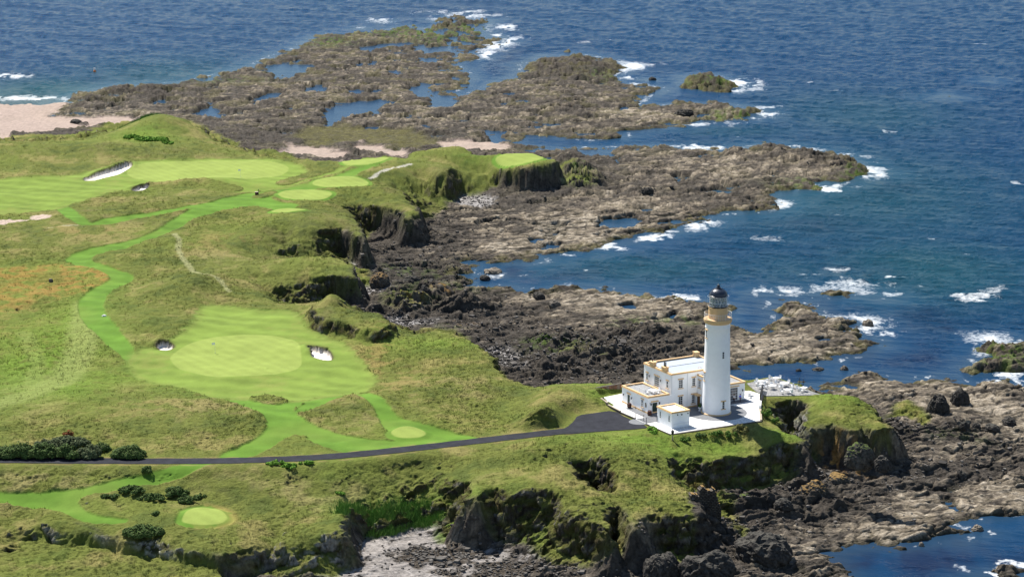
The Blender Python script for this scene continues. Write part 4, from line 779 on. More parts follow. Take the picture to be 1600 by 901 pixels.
# ------------------------------------------------------------------ windows, doors, lamps
def P3(face, u, off, z):                                          # wall-plane coordinates -> local
    ax, val = face
    return (val - off, u, z) if ax == 'x' else (u, val - off, z)
def wbox(mb, face, u0, u1, o0, o1, z0, z1):
    a = P3(face, u0, o0, z0); b = P3(face, u1, o1, z1)
    return mb.box(min(a[0], b[0]), max(a[0], b[0]), min(a[1], b[1]), max(a[1], b[1]), z0, z1)
def window(parent, face, uc, zb, zt, w=.85, cols=2, rows_=4, trim=True, name='window'):
    u0, u1 = uc - w / 2, uc + w / 2
    f = MB(); t = .07
    wbox(f, face, u0, u0 + t, .0, .07, zb, zt); wbox(f, face, u1 - t, u1, .0, .07, zb, zt); wbox(f, face, u0 + t, u1 - t, .0, .07, zb, zb + t); wbox(f, face, u0 + t, u1 - t, .0, .07, zt - t, zt)
    mid = (zb + zt) / 2
    for c in range(1, cols): x = u0 + w * c / cols; wbox(f, face, x - .022, x + .022, .015, .05, zb + t, zt - t)
    for r_ in range(1, rows_):
        z = zb + (zt - zb) * r_ / rows_; hgt = .035 if abs(z - mid) < .05 else .02; wbox(f, face, u0 + t, u1 - t, .018, .058, z - hgt, z + hgt)
    o = f.build(name, M['trim'], parent)
    g = MB(); wbox(g, face, u0 + t, u1 - t, .004, .012, zb + t, zt - t); g.build('pane', M['pane'], o)
    if trim:
        l = MB(); wbox(l, face, u0 - .16, u1 + .16, -.03, .09, zt + .02, zt + .24); l.build('lintel', M['ochre'], o)
        s_ = MB(); wbox(s_, face, u0 - .13, u1 + .13, -.03, .13, zb - .15, zb - .02); s_.build('sill', M['ochre'], o)
    return o
def door(parent, face, uc, zt, w, mat, trim=True, leaf='door'):
    u0, u1 = uc - w / 2, uc + w / 2; d = MB(); wbox(d, face, u0, u1, .0, .05, 0.0, zt)
    for q in (.15, .55): wbox(d, face, u0 + .12, u1 - .12, .05, .07, q * zt, (q + .3) * zt)
    o = d.build(leaf, mat, parent); h = MB(); wbox(h, face, u1 - .14, u1 - .08, .05, .12, zt * .45, zt * .45 + .1); h.build('handle', M['black'], o)
    fr = MB(); wbox(fr, face, u0 - .1, u0 - .003, 0, .08, 0, zt + .1); wbox(fr, face, u1 + .003, u1 + .1, 0, .08, 0, zt + .1); wbox(fr, face, u0, u1, 0, .08, zt + .003, zt + .1); fr.build('door_frame', M['trim'], o)
    if trim: l = MB(); wbox(l, face, u0 - .3, u1 + .3, -.03, .11, zt + .13, zt + .38); l.build('lintel', M['ochre'], o)
    return o
def wall_lamp(parent, face, u, z):
    a = P3(face, u, .0, z); b = P3(face, u, .22, z + .05); m = MB().bar(a, b, .025, 5); c = P3(face, u, .24, z)
    m.lathe([(.03, c[2] + .2), (.15, c[2] + .12), (.13, c[2] + .08), (.09, c[2] - .22), (.03, c[2] - .28)], 6, c[0], c[1]); return m.build('wall_lamp', M['black'], parent)
def lantern_glass(): pass

# ------------------------------------------------------------------ the keepers' house
H = site('white_house', 'white two storey flat roofed house with ochre trim, joined to the lighthouse', 'house', 0, 0)
ZT = 6.78
m = MB(); m.box(0, 12.2, 0, 9.7, -.3, ZT); m.build('main_wall', M['white'], H)
m = MB(); m.box(-5.1, -.003, 0, 9.3, -.3, 3.02); m.build('low_wing', M['white'], H)
m = MB(); m.box(5.8, 10.5, -3.2, -.003, -.3, 6.05); m.build('link_wing', M['white'], H)
m = MB(); m.box(10.503, 16.6, -.2, -.0035, -.3, 3.2); m.box(12.203, 16.6, 0, 7.6, -.3, 3.2); m.build('right_wing', M['white'], H)
def parapet(name, x0, x1, y0, y1, z, th=.42, h=.30, over=.08, gap=None):
    mb = MB(); a, b, c, d = x0 - over, x1 + over, y0 - over, y1 + over
    mb.box(a, b, c, c + th, z, z + h); mb.box(a, b, d - th, d, z, z + h); mb.box(a, a + th, c + th, d - th, z, z + h); mb.box(b - th, b, c + th, d - th, z, z + h)
    o = mb.build(name, M['ochre'], H); k = MB(); e = .12
    k.box(a - e * .6, b + e * .6, c - e * .6, c - .002, z + .02, z + .11); k.box(a - e * .6, a - .002, c, d, z + .02, z + .11); k.build('cornice', M['ochre'], o); return o
parapet('parapet', 0, 12.2, 0, 9.7, ZT, .38, .30)
parapet('parapet', -5.1, -.45, 0, 9.3, 3.023, .36, .32)
mb = MB(); mb.box(5.68, 10.6, -3.3, -2.95, 6.053, 6.33); mb.box(5.68, 6.03, -2.95, -.1, 6.053, 6.33); mb.build('parapet', M['ochre'], H)
mb = MB(); mb.box(10.503, 16.72, -.32, .02, 3.203, 3.52); mb.box(16.38, 16.72, .02, 7.7, 3.203, 3.52); mb.box(12.25, 16.38, 7.36, 7.7, 3.203, 3.52); mb.build('parapet', M['ochre'], H)
mb = MB(); mb.box(13.0, 15.3, -.30, -.17, 2.72, 2.92); mb.build('door_lintel', M['ochre'], H)
rf = MB()
rf.add([(.4, .4, ZT + .03), (11.8, .4, ZT + .03), (11.8, 4.85, ZT + .22), (.4, 4.85, ZT + .22), (11.8, 9.3, ZT + .03), (.4, 9.3, ZT + .03)], [(0, 1, 2, 3), (3, 2, 4, 5)]); ro = rf.build('flat_roof', M['roof'], H)
gt = MB(); gt.box(.35, 11.85, 4.78, 4.92, ZT + .18, ZT + .26); gt.box(.32, .62, .4, 9.3, ZT + .02, ZT + .12); gt.box(.62, 11.8, 9.0, 9.3, ZT + .035, ZT + .13); gt.build('roof_gutter', M['black'], ro)
m = MB(); m.box(-4.75, -.1, .3, 9.0, 3.02, 3.06); m.build('roof_terrace', M['deckgrey'], H)
m = MB(); m.box(12.21, 16.37, .03, 7.35, 3.2, 3.24); m.box(10.51, 16.37, -.19, .0, 3.2, 3.24); m.build('wing_roof', M['deckgrey'], H)
m = MB(); m.box(6.04, 10.5, -2.94, -.01, 6.05, 6.09); m.build('link_roof', M['roof'], H)
mb = MB(); mb.box(-5.17, -5.103, 0, 9.3, -.1, .28); mb.box(-5.17, -.0, -.07, -.003, -.1, .28); mb.box(-.0, 5.8, -.07, -.003, -.1, .26); mb.build('plinth', M['ochre'], H)
for yc in (7.0, 2.7):
    c = MB(); c.box(-.12, .72, yc - .62, yc + .62, ZT + .1, ZT + .95); ch = c.build('chimney', M['ochre'], H)
    c = MB(); c.box(-.2, .8, yc - .7, yc + .7, ZT + .953, ZT + 1.08); c.build('chimney_cap', M['ochre'], ch)
    c = MB()
    for dy in ((-.25, .25) if yc < 5 else (.1,)): c.lathe([(.13, ZT + 1.08), (.11, ZT + (2.0 if yc < 5 else 1.4))], 10, .3, yc + dy)
    c.build('chimney_pot', M['black'], ch)
c = MB(); c.box(11.0, 11.9, 8.6, 9.6, ZT + .1, ZT + 1.0); ch = c.build('chimney', M['ochre'], H); c = MB(); c.box(10.93, 11.97, 8.53, 9.67, ZT + 1.003, ZT + 1.12); c.build('chimney_cap', M['ochre'], ch)
c = MB()
for k in range(14):
    a = math.pi * k / 13; c.bar((7.4 - .35 * math.cos(a), 1.6, ZT + .1 + .3 * math.sin(a)), (7.4 - .35 * math.cos(a + math.pi / 13), 1.6, ZT + .1 + .3 * math.sin(a + math.pi / 13)), .04, 5)
c.build('roof_hoop', M['ochre'], ro)
L0 = ('x', 0.0); F0 = ('y', 0.0); LW = ('x', -5.1); LK = ('x', 5.8); FR = ('y', -.2)
window(H, L0, 8.45, 3.9, 5.3, .75); window(H, L0, 1.3, 4.05, 5.4, .7, 1, 2)
fd = window(H, L0, 5.0, 3.42, 5.45, 1.75, 4, 5, True, 'french_door')
for u in (7.45, 3.45): wall_lamp(H, L0, u, 5.0)
window(H, F0, 2.12, 4.05, 5.7, .95); window(H, F0, 2.12, .82, 2.45, .95); window(H, F0, 5.03, 4.05, 5.7, .72); window(H, F0, 4.95, .72, 2.42, .72)
window(H, LK, -.95, 3.85, 5.25, .8); door(H, LK, -.75, 2.2, .95, M['wood'])
pc = MB(); pc.box(5.0, 5.795, -1.45, -.05, 2.36, 2.62); pc.build('porch_canopy', M['ochre'], H)
MB().bar((3.6, -.06, .0), (3.6, -.06, 6.7), .05, 6).build('drainpipe', M['trim'], H); MB().bar((.12, -.07, 3.3), (.12, -.07, 6.7), .045, 6).build('drainpipe', M['trim'], H)
door(H, LW, 6.8, 2.05, .8, M['green'], True); window(H, LW, 1.95, .85, 2.3, .8)
ov = MB(); a_ = [(.0, .0)]; vs = [P3(LW, .78 + .34 * math.cos(t), .03, 1.5 + .5 * math.sin(t)) for t in np.linspace(0, 2 * math.pi, 25)[:-1]]; vs2 = [P3(LW, .78 + .34 * math.cos(t), .0, 1.5 + .5 * math.sin(t)) for t in np.linspace(0, 2 * math.pi, 25)[:-1]]
ov.add(vs + vs2, [tuple(range(24))] + [(i, (i + 1) % 24, 24 + (i + 1) % 24, 24 + i) for i in range(24)]); ov.build('oval_window', M['pane'], H)
for u in (8.5, 5.6): wall_lamp(H, LW, u, 1.75)
door(H, F0, -3.65, 2.0, 1.05, M['green'], True); 
for u in (-4.55, -2.68): wall_lamp(H, F0, u, 1.85)
window(H, FR, 14.1, .08, 2.6, 1.75, 4, 5, False, 'french_door'); wall_lamp(H, FR, 16.0, 1.9)
# glass balustrade on the roof terrace
gb = MB()
for u in np.linspace(.7, 8.6, 6): gb.bar((-4.62, u, 3.06), (-4.62, u, 4.1), .025, 5)
for u in np.linspace(-4.62, -.5, 4): gb.bar((u, .42, 3.06), (u, .42, 4.1), .025, 5)
gb.bar((-4.62, .42, 4.1), (-4.62, 8.6, 4.1), .02, 4); gb.bar((-4.62, .42, 4.1), (-.3, .42, 4.1), .02, 4); bal = gb.build('balustrade', M['railgrey'], H)

# ------------------------------------------------------------------ outbuilding
OB = site('outbuilding', 'small white flat roofed outbuilding with ochre trim in front of the house', 'outbuilding', -6.45, -10.4)
m = MB(); m.box(0, 3.85, 0, 5.0, -.3, 2.82); m.build('wall', M['white'], OB)
mb = MB(); o_ = .1; mb.box(-o_, 3.85 + o_, -o_, .3, 2.823, 3.1); mb.box(-o_, 3.85 + o_, 4.7, 5.0 + o_, 2.823, 3.1); mb.box(-o_, .3, .3, 4.7, 2.823, 3.1); mb.box(3.55, 3.85 + o_, .3, 4.7, 2.823, 3.1); pp = mb.build('parapet', M['ochre'], OB)
mb = MB(); mb.box(-.18, 3.97, -.18, -.102, 2.84, 2.93); mb.box(-.18, -.102, -.1, 5.1, 2.84, 2.93); mb.build('cornice', M['ochre'], pp)
m = MB(); m.box(.3, 3.55, .3, 4.7, 2.82, 2.86); m.build('flat_roof', M['white'], OB)
window(OB, ('x', 0.0), 3.9, 1.0, 2.3, .5, 1, 3, False); window(OB, ('x', 0.0), .85, 1.0, 2.3, .5, 1, 3, False)
for u, w_, z0_ in ((1.15, .14, 2.35), (3.4, .14, 2.35), (2.0, .22, 2.3)): MB().box(u, u + w_, -.15, -.0, z0_, z0_ + .21).build('flood_light', M['black'], OB)

# ------------------------------------------------------------------ lighthouse
LH = site('lighthouse', 'tall white tapering lighthouse tower with ochre gallery and black domed lantern', 'lighthouse', 6.7, -5.3)
NS = 72
tw = MB().lathe([(2.68, .25), (2.62, 3), (2.54, 6), (2.46, 9), (2.38, 12), (2.33, 15), (2.31, 16.5), (2.34, 16.55), (2.34, 16.72), (2.30, 16.74), (2.32, 17.45)], NS); auto_smooth(tw.build('tower', M['white'], LH), 40)
auto_smooth(MB().lathe([(2.86, -.3), (2.86, .14), (2.72, .252), (2.6, .252)], NS).build('base_course', M['ochre'], LH))
ga = auto_smooth(MB().lathe([(2.32, 17.35), (2.5, 17.46), (2.55, 17.6), (2.62, 17.72), (2.64, 17.9), (2.64, 18.22), (2.58, 18.24), (1.5, 18.26)], NS).build('gallery', M['ochre'], LH), 30)
rb = MB()
for k in range(48):
    a = 2 * math.pi * k / 48; rb.bar((2.54 * math.cos(a), 2.54 * math.sin(a), 18.24), (2.54 * math.cos(a), 2.54 * math.sin(a), 19.3), .020 if k % 4 else .035, 5)
for z in (18.55, 18.92, 19.3):
    for k in range(48):
        a, b = 2 * math.pi * k / 48, 2 * math.pi * (k + 1) / 48; rb.bar((2.54 * math.cos(a), 2.54 * math.sin(a), z), (2.54 * math.cos(b), 2.54 * math.sin(b), z), .028 if z > 19 else .016, 5)
rb.build('gallery_railing', M['railgrey'], LH)
auto_smooth(MB().lathe([(1.80, 18.2), (1.78, 20.28), (1.84, 20.3), (1.84, 20.42), (1.7, 20.44)], 48).build('lantern_base', M['ochre'], LH), 30)
auto_smooth(MB().lathe([(1.72, 20.3), (1.76, 20.46), (1.76, 20.66), (1.62, 20.68)], 48).build('lantern_sill', M['black'], LH), 30)
gl = MB().lathe([(1.56, 20.66), (1.56, 22.5)], 36, cap=False); lz = gl.build('lantern_glazing', M['glass'], LH, smooth=True)
bars = MB()
for k in range(16):                                               # diamond astragals
    for sgn in (1, -1):
        for j in range(6):
            a0_, a1_ = 2 * math.pi * (k + sgn * j / 6 * 1.0) / 16, 2 * math.pi * (k + sgn * (j + 1) / 6 * 1.0) / 16
            z0_, z1_ = 20.66 + 1.84 * j / 6, 20.66 + 1.84 * (j + 1) / 6
            bars.bar((1.585 * math.cos(a0_), 1.585 * math.sin(a0_), z0_), (1.585 * math.cos(a1_), 1.585 * math.sin(a1_), z1_), .022, 4)
for z in (21.28, 21.9):
    for k in range(32):
        a, b = 2 * math.pi * k / 32, 2 * math.pi * (k + 1) / 32; bars.bar((1.59 * math.cos(a), 1.59 * math.sin(a), z), (1.59 * math.cos(b), 1.59 * math.sin(b), z), .025, 4)
bars.build('astragals', M['railgrey'], lz)
MB().lathe([(.3, 20.5), (.75, 20.9), (.95, 21.5), (.75, 22.1), (.3, 22.45)], 20).build('lens', M['glass'], lz, smooth=True)
MB().lathe([(.9, 20.45), (.9, 20.7), (.25, 20.75), (.2, 21)], 16).build('lens_pedestal', M['black'], lz)
dm = MB().lathe([(1.66, 22.48), (1.78, 22.5), (1.78, 22.62), (1.70, 22.66)] + [(1.68 * math.cos(t), 22.66 + 1.28 * math.sin(t)) for t in np.linspace(.05, 1.36, 12)] + [(.30, 23.93)], 48); dm = auto_smooth(dm.build('dome', M['dome'], LH), 30)
rib = MB()
for k in range(12):
    a = 2 * math.pi * k / 12
    for j in range(7):
        t0_, t1_ = .05 + 1.3 * j / 7, .05 + 1.3 * (j + 1) / 7
        rib.bar((1.70 * math.cos(t0_) * math.cos(a), 1.70 * math.cos(t0_) * math.sin(a), 22.67 + 1.30 * math.sin(t0_)), (1.70 * math.cos(t1_) * math.cos(a), 1.70 * math.cos(t1_) * math.sin(a), 22.67 + 1.30 * math.sin(t1_)), .022, 4)
rib.build('dome_rib', M['dome'], dm)
MB().lathe([(.34, 23.9), (.42, 24.0), (.42, 24.14), (.28, 24.2), (.24, 24.3), (.34, 24.42), (.30, 24.58), (.10, 24.68), (.05, 24.72), (.04, 25.0), (.01, 25.05)], 16).build('vent_ball', M['dome'], dm, smooth=True)
hr = MB()
for z, r_ in ((20.75, 1.95), (22.45, 1.98)):
    for k in range(32):
        a, b = 2 * math.pi * k / 32, 2 * math.pi * (k + 1) / 32; hr.bar((r_ * math.cos(a), r_ * math.sin(a), z), (r_ * math.cos(b), r_ * math.sin(b), z), .02, 4)
for k in range(8):
    a = 2 * math.pi * (k + .5) / 8; hr.bar((1.95 * math.cos(a), 1.95 * math.sin(a), 20.5), (1.98 * math.cos(a), 1.98 * math.sin(a), 22.5), .02, 4)
hr.build('lantern_handrail', M['railgrey'], LH)
def tower_window(ang_w, zc, w, h, trim):
    """a narrow window on the curved wall; ang_w in world degrees"""
    a = R(ang_w) - ROT; zt_, zb_ = zc + h / 2, zc + h / 2 - h
    rad = np.interp(zc, [.25, 3, 6, 9, 12, 15, 17], [2.68, 2.62, 2.54, 2.46, 2.38, 2.33, 2.31])
    rt = Matrix.Rotation(a + math.pi / 2, 4, 'Z'); o = bpy.data.objects.new('window', None)
    def put(nm, mat, boxes, parent):
        mb = MB()
        for q in boxes: mb.box(*q)
        ob = mb.build(nm, mat, parent); ob.data.transform(rt); return ob
    f = put('window', M['trim'], [(-w / 2 - .06, -w / 2, -rad - .06, -rad + .2, zb_, zt_), (w / 2, w / 2 + .06, -rad - .06, -rad + .2, zb_, zt_), (-w / 2, w / 2, -rad - .045, -rad + .1, zc - .03, zc + .03), (-w / 2, w / 2, -rad - .045, -rad + .1, zb_ + h * .24, zb_ + h * .24 + .04), (-w / 2, w / 2, -rad - .045, -rad + .1, zb_ + h * .74, zb_ + h * .74 + .04)], LH)
    put('pane', M['pane'], [(-w / 2, w / 2, -rad - .02, -rad + .2, zb_, zt_)], f)
    if trim:
        put('lintel', M['ochre'], [(-w / 2 - .32, w / 2 + .32, -rad - .10, -rad + .3, zt_ + .02, zt_ + .22)], f)
        put('sill', M['ochre'], [(-w / 2 - .28, w / 2 + .28, -rad - .12, -rad + .3, zb_ - .16, zb_ - .02)], f)
LV = math.degrees(math.atan2(-S(6.7, -5.3)[1], -S(6.7, -5.3)[0]))        # bearing from the tower back to the survey point
tower_window(LV + 30, 2.05, .42, 1.35, True); tower_window(LV + 28, 11.6, .34, 1.2, False); tower_window(LV - 62, 15.4, .4, 1.4, True); tower_window(LV - 68, 7.2, .4, 1.5, True)
# ------------------------------------------------------------------ furniture on the patio, roof terrace and court
def make_chair(label, group, x, y, z, rz):
    o = site('garden_chair', label, 'chair', x, y, z, rz, group)
    m = MB(); m.box(-.25, .25, -.25, .25, .42, .47); m.build('seat', M['furn'], o)
    m = MB(); m.box(-.25, .25, .22, .27, .47, .98)
    m.build('backrest', M['furn'], o)
    for sx in (-1, 1):
        m = MB(); m.box(sx * .27 - .025, sx * .27 + .025, -.24, .24, .66, .70); m.build('armrest', M['furn'], o)
        for sy in (-1, 1): MB().bar((sx * .22, sy * .22, 0), (sx * .22, sy * .22, .66 if sy < 0 else .45), .022, 5).build('leg', M['furn'], o)
    return o
def make_table(label, group, x, y, z, rz, w=1.1, d=1.1):
    o = site('garden_table', label, 'table', x, y, z, rz, group)
    m = MB(); m.box(-w / 2, w / 2, -d / 2, d / 2, .71, .75); m.build('tabletop', M['furn'], o)
    for sx in (-1, 1):
        for sy in (-1, 1): MB().bar((sx * (w / 2 - .08), sy * (d / 2 - .08), 0), (sx * (w / 2 - .08), sy * (d / 2 - .08), .71), .03, 5).build('leg', M['furn'], o)
    return o
proto_c = None; proto_t = None
def chair(label, group, x, y, z, rz):
    global proto_c
    if proto_c is None: proto_c = make_chair(label, group, x, y, z, rz); return proto_c
    o = copy_tree(proto_c); o.location = S(x, y, z); o.rotation_euler = (0, 0, ROT + rz); return tag(o, label, 'chair', group)
def table(label, group, x, y, z, rz, sc=1.0):
    global proto_t
    if proto_t is None: proto_t = make_table(label, group, x, y, z, rz); return proto_t
    o = copy_tree(proto_t); o.location = S(x, y, z); o.rotation_euler = (0, 0, ROT + rz); o.scale = (sc, sc, 1); return tag(o, label, 'table', group)
PZ = .125
SETS = [(25.3, 7.0, 'beside the house end of the patio, farthest left', ((0, 1.15, 0), (-1.15, 0, 90), (1.15, -.1, -90), (0, -1.15, 180)), 1.0),
        (29.3, 7.6, 'at the far corner of the patio', ((-.5, 1.2, 15), (1.1, .3, -80)), 1.0),
        (25.4, 3.2, 'in the middle of the patio, nearer the black fence', ((-.9, .7, 50), (.6, 1.1, -25), (1.2, -.5, -100)), 1.15),
        (28.5, 3.6, 'in the middle of the patio, nearer the seaward edge', ((-.5, 1.3, 20), (1.2, .6, -60), (-1.1, -.9, 130), (.6, -1.2, 200)), 1.3),
        (26.2, -.6, 'at the near edge of the patio above the cliff', ((1.15, .3, -80), (.2, -1.1, 185), (-1.1, .2, 90)), 1.0),
        (29.9, -1.0, 'at the pointed right end of the patio', ((-.6, 1.1, 30), (-1.0, -.5, 110)), 1.0),
        (24.2, 5.1, 'small one between two larger tables on the left of the patio', ((-.9, -.4, 110),), .75)]
side = {0: 'far', 1: 'left', 2: 'right', 3: 'near'}
def side_word(dx, dy):
    ux = dx * cr_ - dy * sr_; uy = dx * sr_ + dy * cr_
    return ('right' if ux > 0 else 'left') if abs(ux) > abs(uy) else ('far' if uy > 0 else 'near')
for i, (x, y, where, cs, sc) in enumerate(SETS):
    table('white garden table ' + where, 'white tables on the patio', x, y, PZ, R(10 * (i % 3)), sc)
    seen_side = {}
    for dx, dy, rz in cs:
        w_ = side_word(dx, dy); seen_side[w_] = seen_side.get(w_, 0) + 1
        nm = 'white garden chair on the %s side of the table %s' % (w_ if seen_side[w_] == 1 else w_ + ' corner', where.replace('beside the house end of the patio, farthest left', 'at the house end').replace('small one between two larger tables on the left of the patio', 'of the small set'))
        chair(' '.join(nm.split()[:16]), 'white chairs on the patio', x + dx * max(sc, .9), y + dy * max(sc, .9), PZ, R(rz))
table('white garden table on the court by the right end of the house', 'court furniture', 18.7, 1.4, G0, .3, 1.0)
chair('white garden chair by the court table, on its far left side', 'court furniture', 18.0, 2.6, G0, R(20)); chair('white garden chair by the court table, on its near side', 'court furniture', 18.0, .2, G0, R(150))
table('white garden table on the roof terrace of the low wing', 'roof terrace furniture', -2.4, 2.6, 3.065, .1, 1.35)
for dx, dy, rz, w_ in ((-1.25, .2, 95, 'on the left of'), (.1, 1.3, 0, 'behind'), (1.25, .1, -90, 'on the right of'), (-.4, -1.2, 170, 'nearest, in front left of'), (.6, -1.2, 190, 'nearest, in front right of')):
    chair('white garden chair %s the roof terrace table' % w_, 'roof terrace furniture', -2.4 + dx, 2.6 + dy, 3.065, R(rz))
# barrels with plants, planters by the porch
def barrel(label, x, y):
    o = site('planter_barrel', label, 'planter', x, y, G0, 0, 'wooden barrel planters')
    MB().lathe([(.34, 0), (.42, .35), (.42, .55), (.36, .9), (.31, .9), (.31, .84)], 14).build('staves', M['barrel'], o, smooth=True)
    for z in (.2, .7): MB().lathe([(.40, z), (.44, z), (.44, z + .06), (.40, z + .06)], 14, cap=False).build('hoop', M['black'], o)
    MB().lathe([(.3, .83), (.02, .86)], 12).build('soil', M['barrel'], o); return o
barrel('dark red wooden barrel by the green door in the left wall', -6.0, 5.2); barrel('dark red wooden barrel by the front door beside the outbuilding', -5.35, -1.0)
po = site('urn_planter', 'pale stone urn with a dark plant by the tower porch', 'planter', 4.55, -3.0)
MB().lathe([(.28, 0), (.28, .1), (.12, .18), (.12, .3), (.34, .5), (.38, .7), (.30, .72)], 14).build('urn', M['trim'], po, smooth=True)
def leafball(mb, n, rx, rz, zc, size, rnd, cx=0, cy=0):
    for _ in range(n):
        a = rnd.uniform(0, 2 * math.pi); c = rnd.uniform(-.4, 1); s_ = math.sqrt(max(0, 1 - c * c)); rr = rnd.uniform(.55, 1.0) ** .5
        p = Vector((cx + rx * s_ * math.cos(a) * rr, cy + rx * s_ * math.sin(a) * rr, zc + rz * c * rr)); n_ = Vector((s_ * math.cos(a) + rnd.uniform(-.6, .6), s_ * math.sin(a) + rnd.uniform(-.6, .6), c + rnd.uniform(-.3, .9))).normalized()
        t1 = n_.orthogonal().normalized(); t1 = Matrix.Rotation(rnd.uniform(0, 6.28), 3, n_) @ t1; t2 = n_.cross(t1); z_ = size * rnd.uniform(.6, 1.4)
        mb.add([p - t1 * z_ * .5 - t2 * z_ * .3, p + t1 * z_ * .5 - t2 * z_ * .35, p + t1 * z_ * .35 + t2 * z_ * .5, p - t1 * z_ * .4 + t2 * z_ * .4], [(0, 1, 2, 3)])
    return mb
def leaf_mat(name, rgb, var=.45):
    m, ns, ls, b = new_mat(name); b.inputs["Roughness"].default_value = .75; b.inputs["Specular IOR Level"].default_value = .05
    geo = node(ns, "ShaderNodeNewGeometry"); mr = node(ns, "ShaderNodeMapRange"); mr.inputs[3].default_value = 1 - var; mr.inputs[4].default_value = 1 + var; ls.new(geo.outputs["Random Per Island"], mr.inputs[0])
    v = node(ns, "ShaderNodeVectorMath", operation='SCALE'); v.inputs[0].default_value = rgb; ls.new(mr.outputs[0], v.inputs["Scale"]); ls.new(v.outputs[0], b.inputs["Base Color"]); return m
M['gorse'] = leaf_mat('gorse_leaf', (.058, .092, .026), .6); M['gorse2'] = leaf_mat('grey_green_leaf', (.075, .095, .045)); M['bracken'] = leaf_mat('bracken_leaf', (.12, .235, .03), .35); M['stem'] = simple_mat('woody_stem', (.06, .045, .03), .9)
M['tanbush'] = leaf_mat('tan_leaf', (.14, .135, .05)); M['rust'] = leaf_mat('rusty_leaf', (.16, .05, .02)); M['ltgreen'] = leaf_mat('fresh_leaf', (.065, .125, .022))
rnd = random.Random(5)
leafball(MB(), 160, .34, .35, .95, .16, rnd).build('foliage', M['gorse'], po)
po2 = site('urn_planter', 'small dark potted plant standing by the porch door', 'planter', 5.2, -2.2); MB().lathe([(.18, 0), (.25, .35), (.2, .36)], 12).build('urn', M['black'], po2); leafball(MB(), 120, .25, .45, .85, .14, rnd).build('foliage', M['gorse'], po2)

# ------------------------------------------------------------------ people
def person(label, x, y, rz, top, bottom, stride):
    """one continuous skinned figure about 1.74 m tall; clothes are shells over it"""
    o = site('person', label, 'person', x, y, G0 + .012, rz)
    joints = {'pelvis': (0, 0, .93), 'chest': (0, 0, 1.25), 'neck': (0, -.01, 1.47), 'head': (0, -.03, 1.60), 'crown': (0, -.02, 1.70),
              'hl': (-.09, 0, .88), 'kl': (-.10, -.10 * stride - .02, .49), 'al': (-.10, -.02 - .16 * stride, .08), 'tl': (-.10, -.16 - .16 * stride, .03),
              'hr': (.09, 0, .88), 'kr': (.10, .02, .49), 'ar': (.10, .16 * stride + .02, .08), 'tr': (.10, .16 * stride - .12, .03),
              'sl': (-.18, 0, 1.40), 'el': (-.25, .05, 1.13), 'wl': (-.24, -.08, .90), 'fl': (-.235, -.11, .80), 'sr': (.18, 0, 1.40), 'er': (.25, .05, 1.13), 'wr': (.24, -.08, .90), 'fr': (.235, -.11, .80)}
    rad = {'pelvis': .13, 'chest': .15, 'neck': .055, 'head': .095, 'crown': .07, 'hl': .10, 'kl': .062, 'al': .042, 'tl': .035, 'hr': .10, 'kr': .062, 'ar': .042, 'tr': .035, 'sl': .065, 'el': .042, 'wl': .03, 'fl': .025, 'sr': .065, 'er': .042, 'wr': .03, 'fr': .025}
    bones = [('pelvis', 'chest'), ('chest', 'neck'), ('neck', 'head'), ('head', 'crown'), ('pelvis', 'hl'), ('hl', 'kl'), ('kl', 'al'), ('al', 'tl'), ('pelvis', 'hr'), ('hr', 'kr'), ('kr', 'ar'), ('ar', 'tr'), ('chest', 'sl'), ('sl', 'el'), ('el', 'wl'), ('wl', 'fl'), ('chest', 'sr'), ('sr', 'er'), ('er', 'wr'), ('wr', 'fr')]
    def skin(nm, keys, grow, mat, bns, sub=1):
        ks = list(keys); me = bpy.data.meshes.new(nm); me.from_pydata([joints[k] for k in ks], [(ks.index(a), ks.index(b)) for a, b in bns if a in ks and b in ks], []); ob = bpy.data.objects.new(nm, me); COL.objects.link(ob)
        md = ob.modifiers.new('skin', 'SKIN'); sd_ = ob.modifiers.new('sub', 'SUBSURF'); sd_.levels = sub; sd_.render_levels = sub
        for i, k in enumerate(ks): r_ = rad[k] + grow; me.skin_vertices[0].data[i].radius = (r_, r_ * (.75 if k in ('pelvis', 'chest') else 1)); me.skin_vertices[0].data[i].use_root = (i == 0)
        dg = bpy.context.evaluated_depsgraph_get(); me2 = bpy.data.meshes.new_from_object(ob.evaluated_get(dg)); bpy.data.objects.remove(ob); me2.materials.clear(); me2.materials.append(mat); me2.polygons.foreach_set("use_smooth", [True] * len(me2.polygons))
        n_ = bpy.data.objects.new(nm, me2); COL.objects.link(n_); n_.parent = o; return n_
    for s_ in (-1, 1):                                             # fingers
        pass
    body = skin('body', joints.keys(), 0, M['skin'], bones, 2)
    fg = MB()
    for s_ in (-1, 1):
        for k, (dx, L) in enumerate(((-.025, .07), (-.008, .08), (.009, .075), (.025, .06))): fg.bar((s_ * .235, -.11 + dx, .80), (s_ * .232, -.125 + dx, .80 - L), .008, 5, .006)
        fg.bar((s_ * .225, -.14, .84), (s_ * .205, -.165, .79), .009, 5, .007)
    fg.build('fingers', M['skin'], o)
    skin('shirt', ['pelvis', 'chest', 'sl', 'el', 'sr', 'er'], .018, top, bones)
    skin('trousers', ['pelvis', 'hl', 'kl', 'al', 'hr', 'kr', 'ar'], .014, bottom, bones)
    MB().lathe([(.02, 1.775), (.075, 1.755), (.108, 1.70), (.112, 1.62), (.09, 1.60)], 12, 0, .005).build('hair', M['hair'], o, smooth=True)
    fc_ = MB()
    for s_ in (-.032, .032): fc_.lathe([(.001, 1.615), (.012, 1.62), (.001, 1.632)], 6, s_, -.118)
    fc_.build('eyes', M['hair'], o); nb = MB(); nb.bar((0, -.118, 1.615), (0, -.138, 1.585), .008, 5, .014); nb.build('nose', M['skin'], o)
    return o
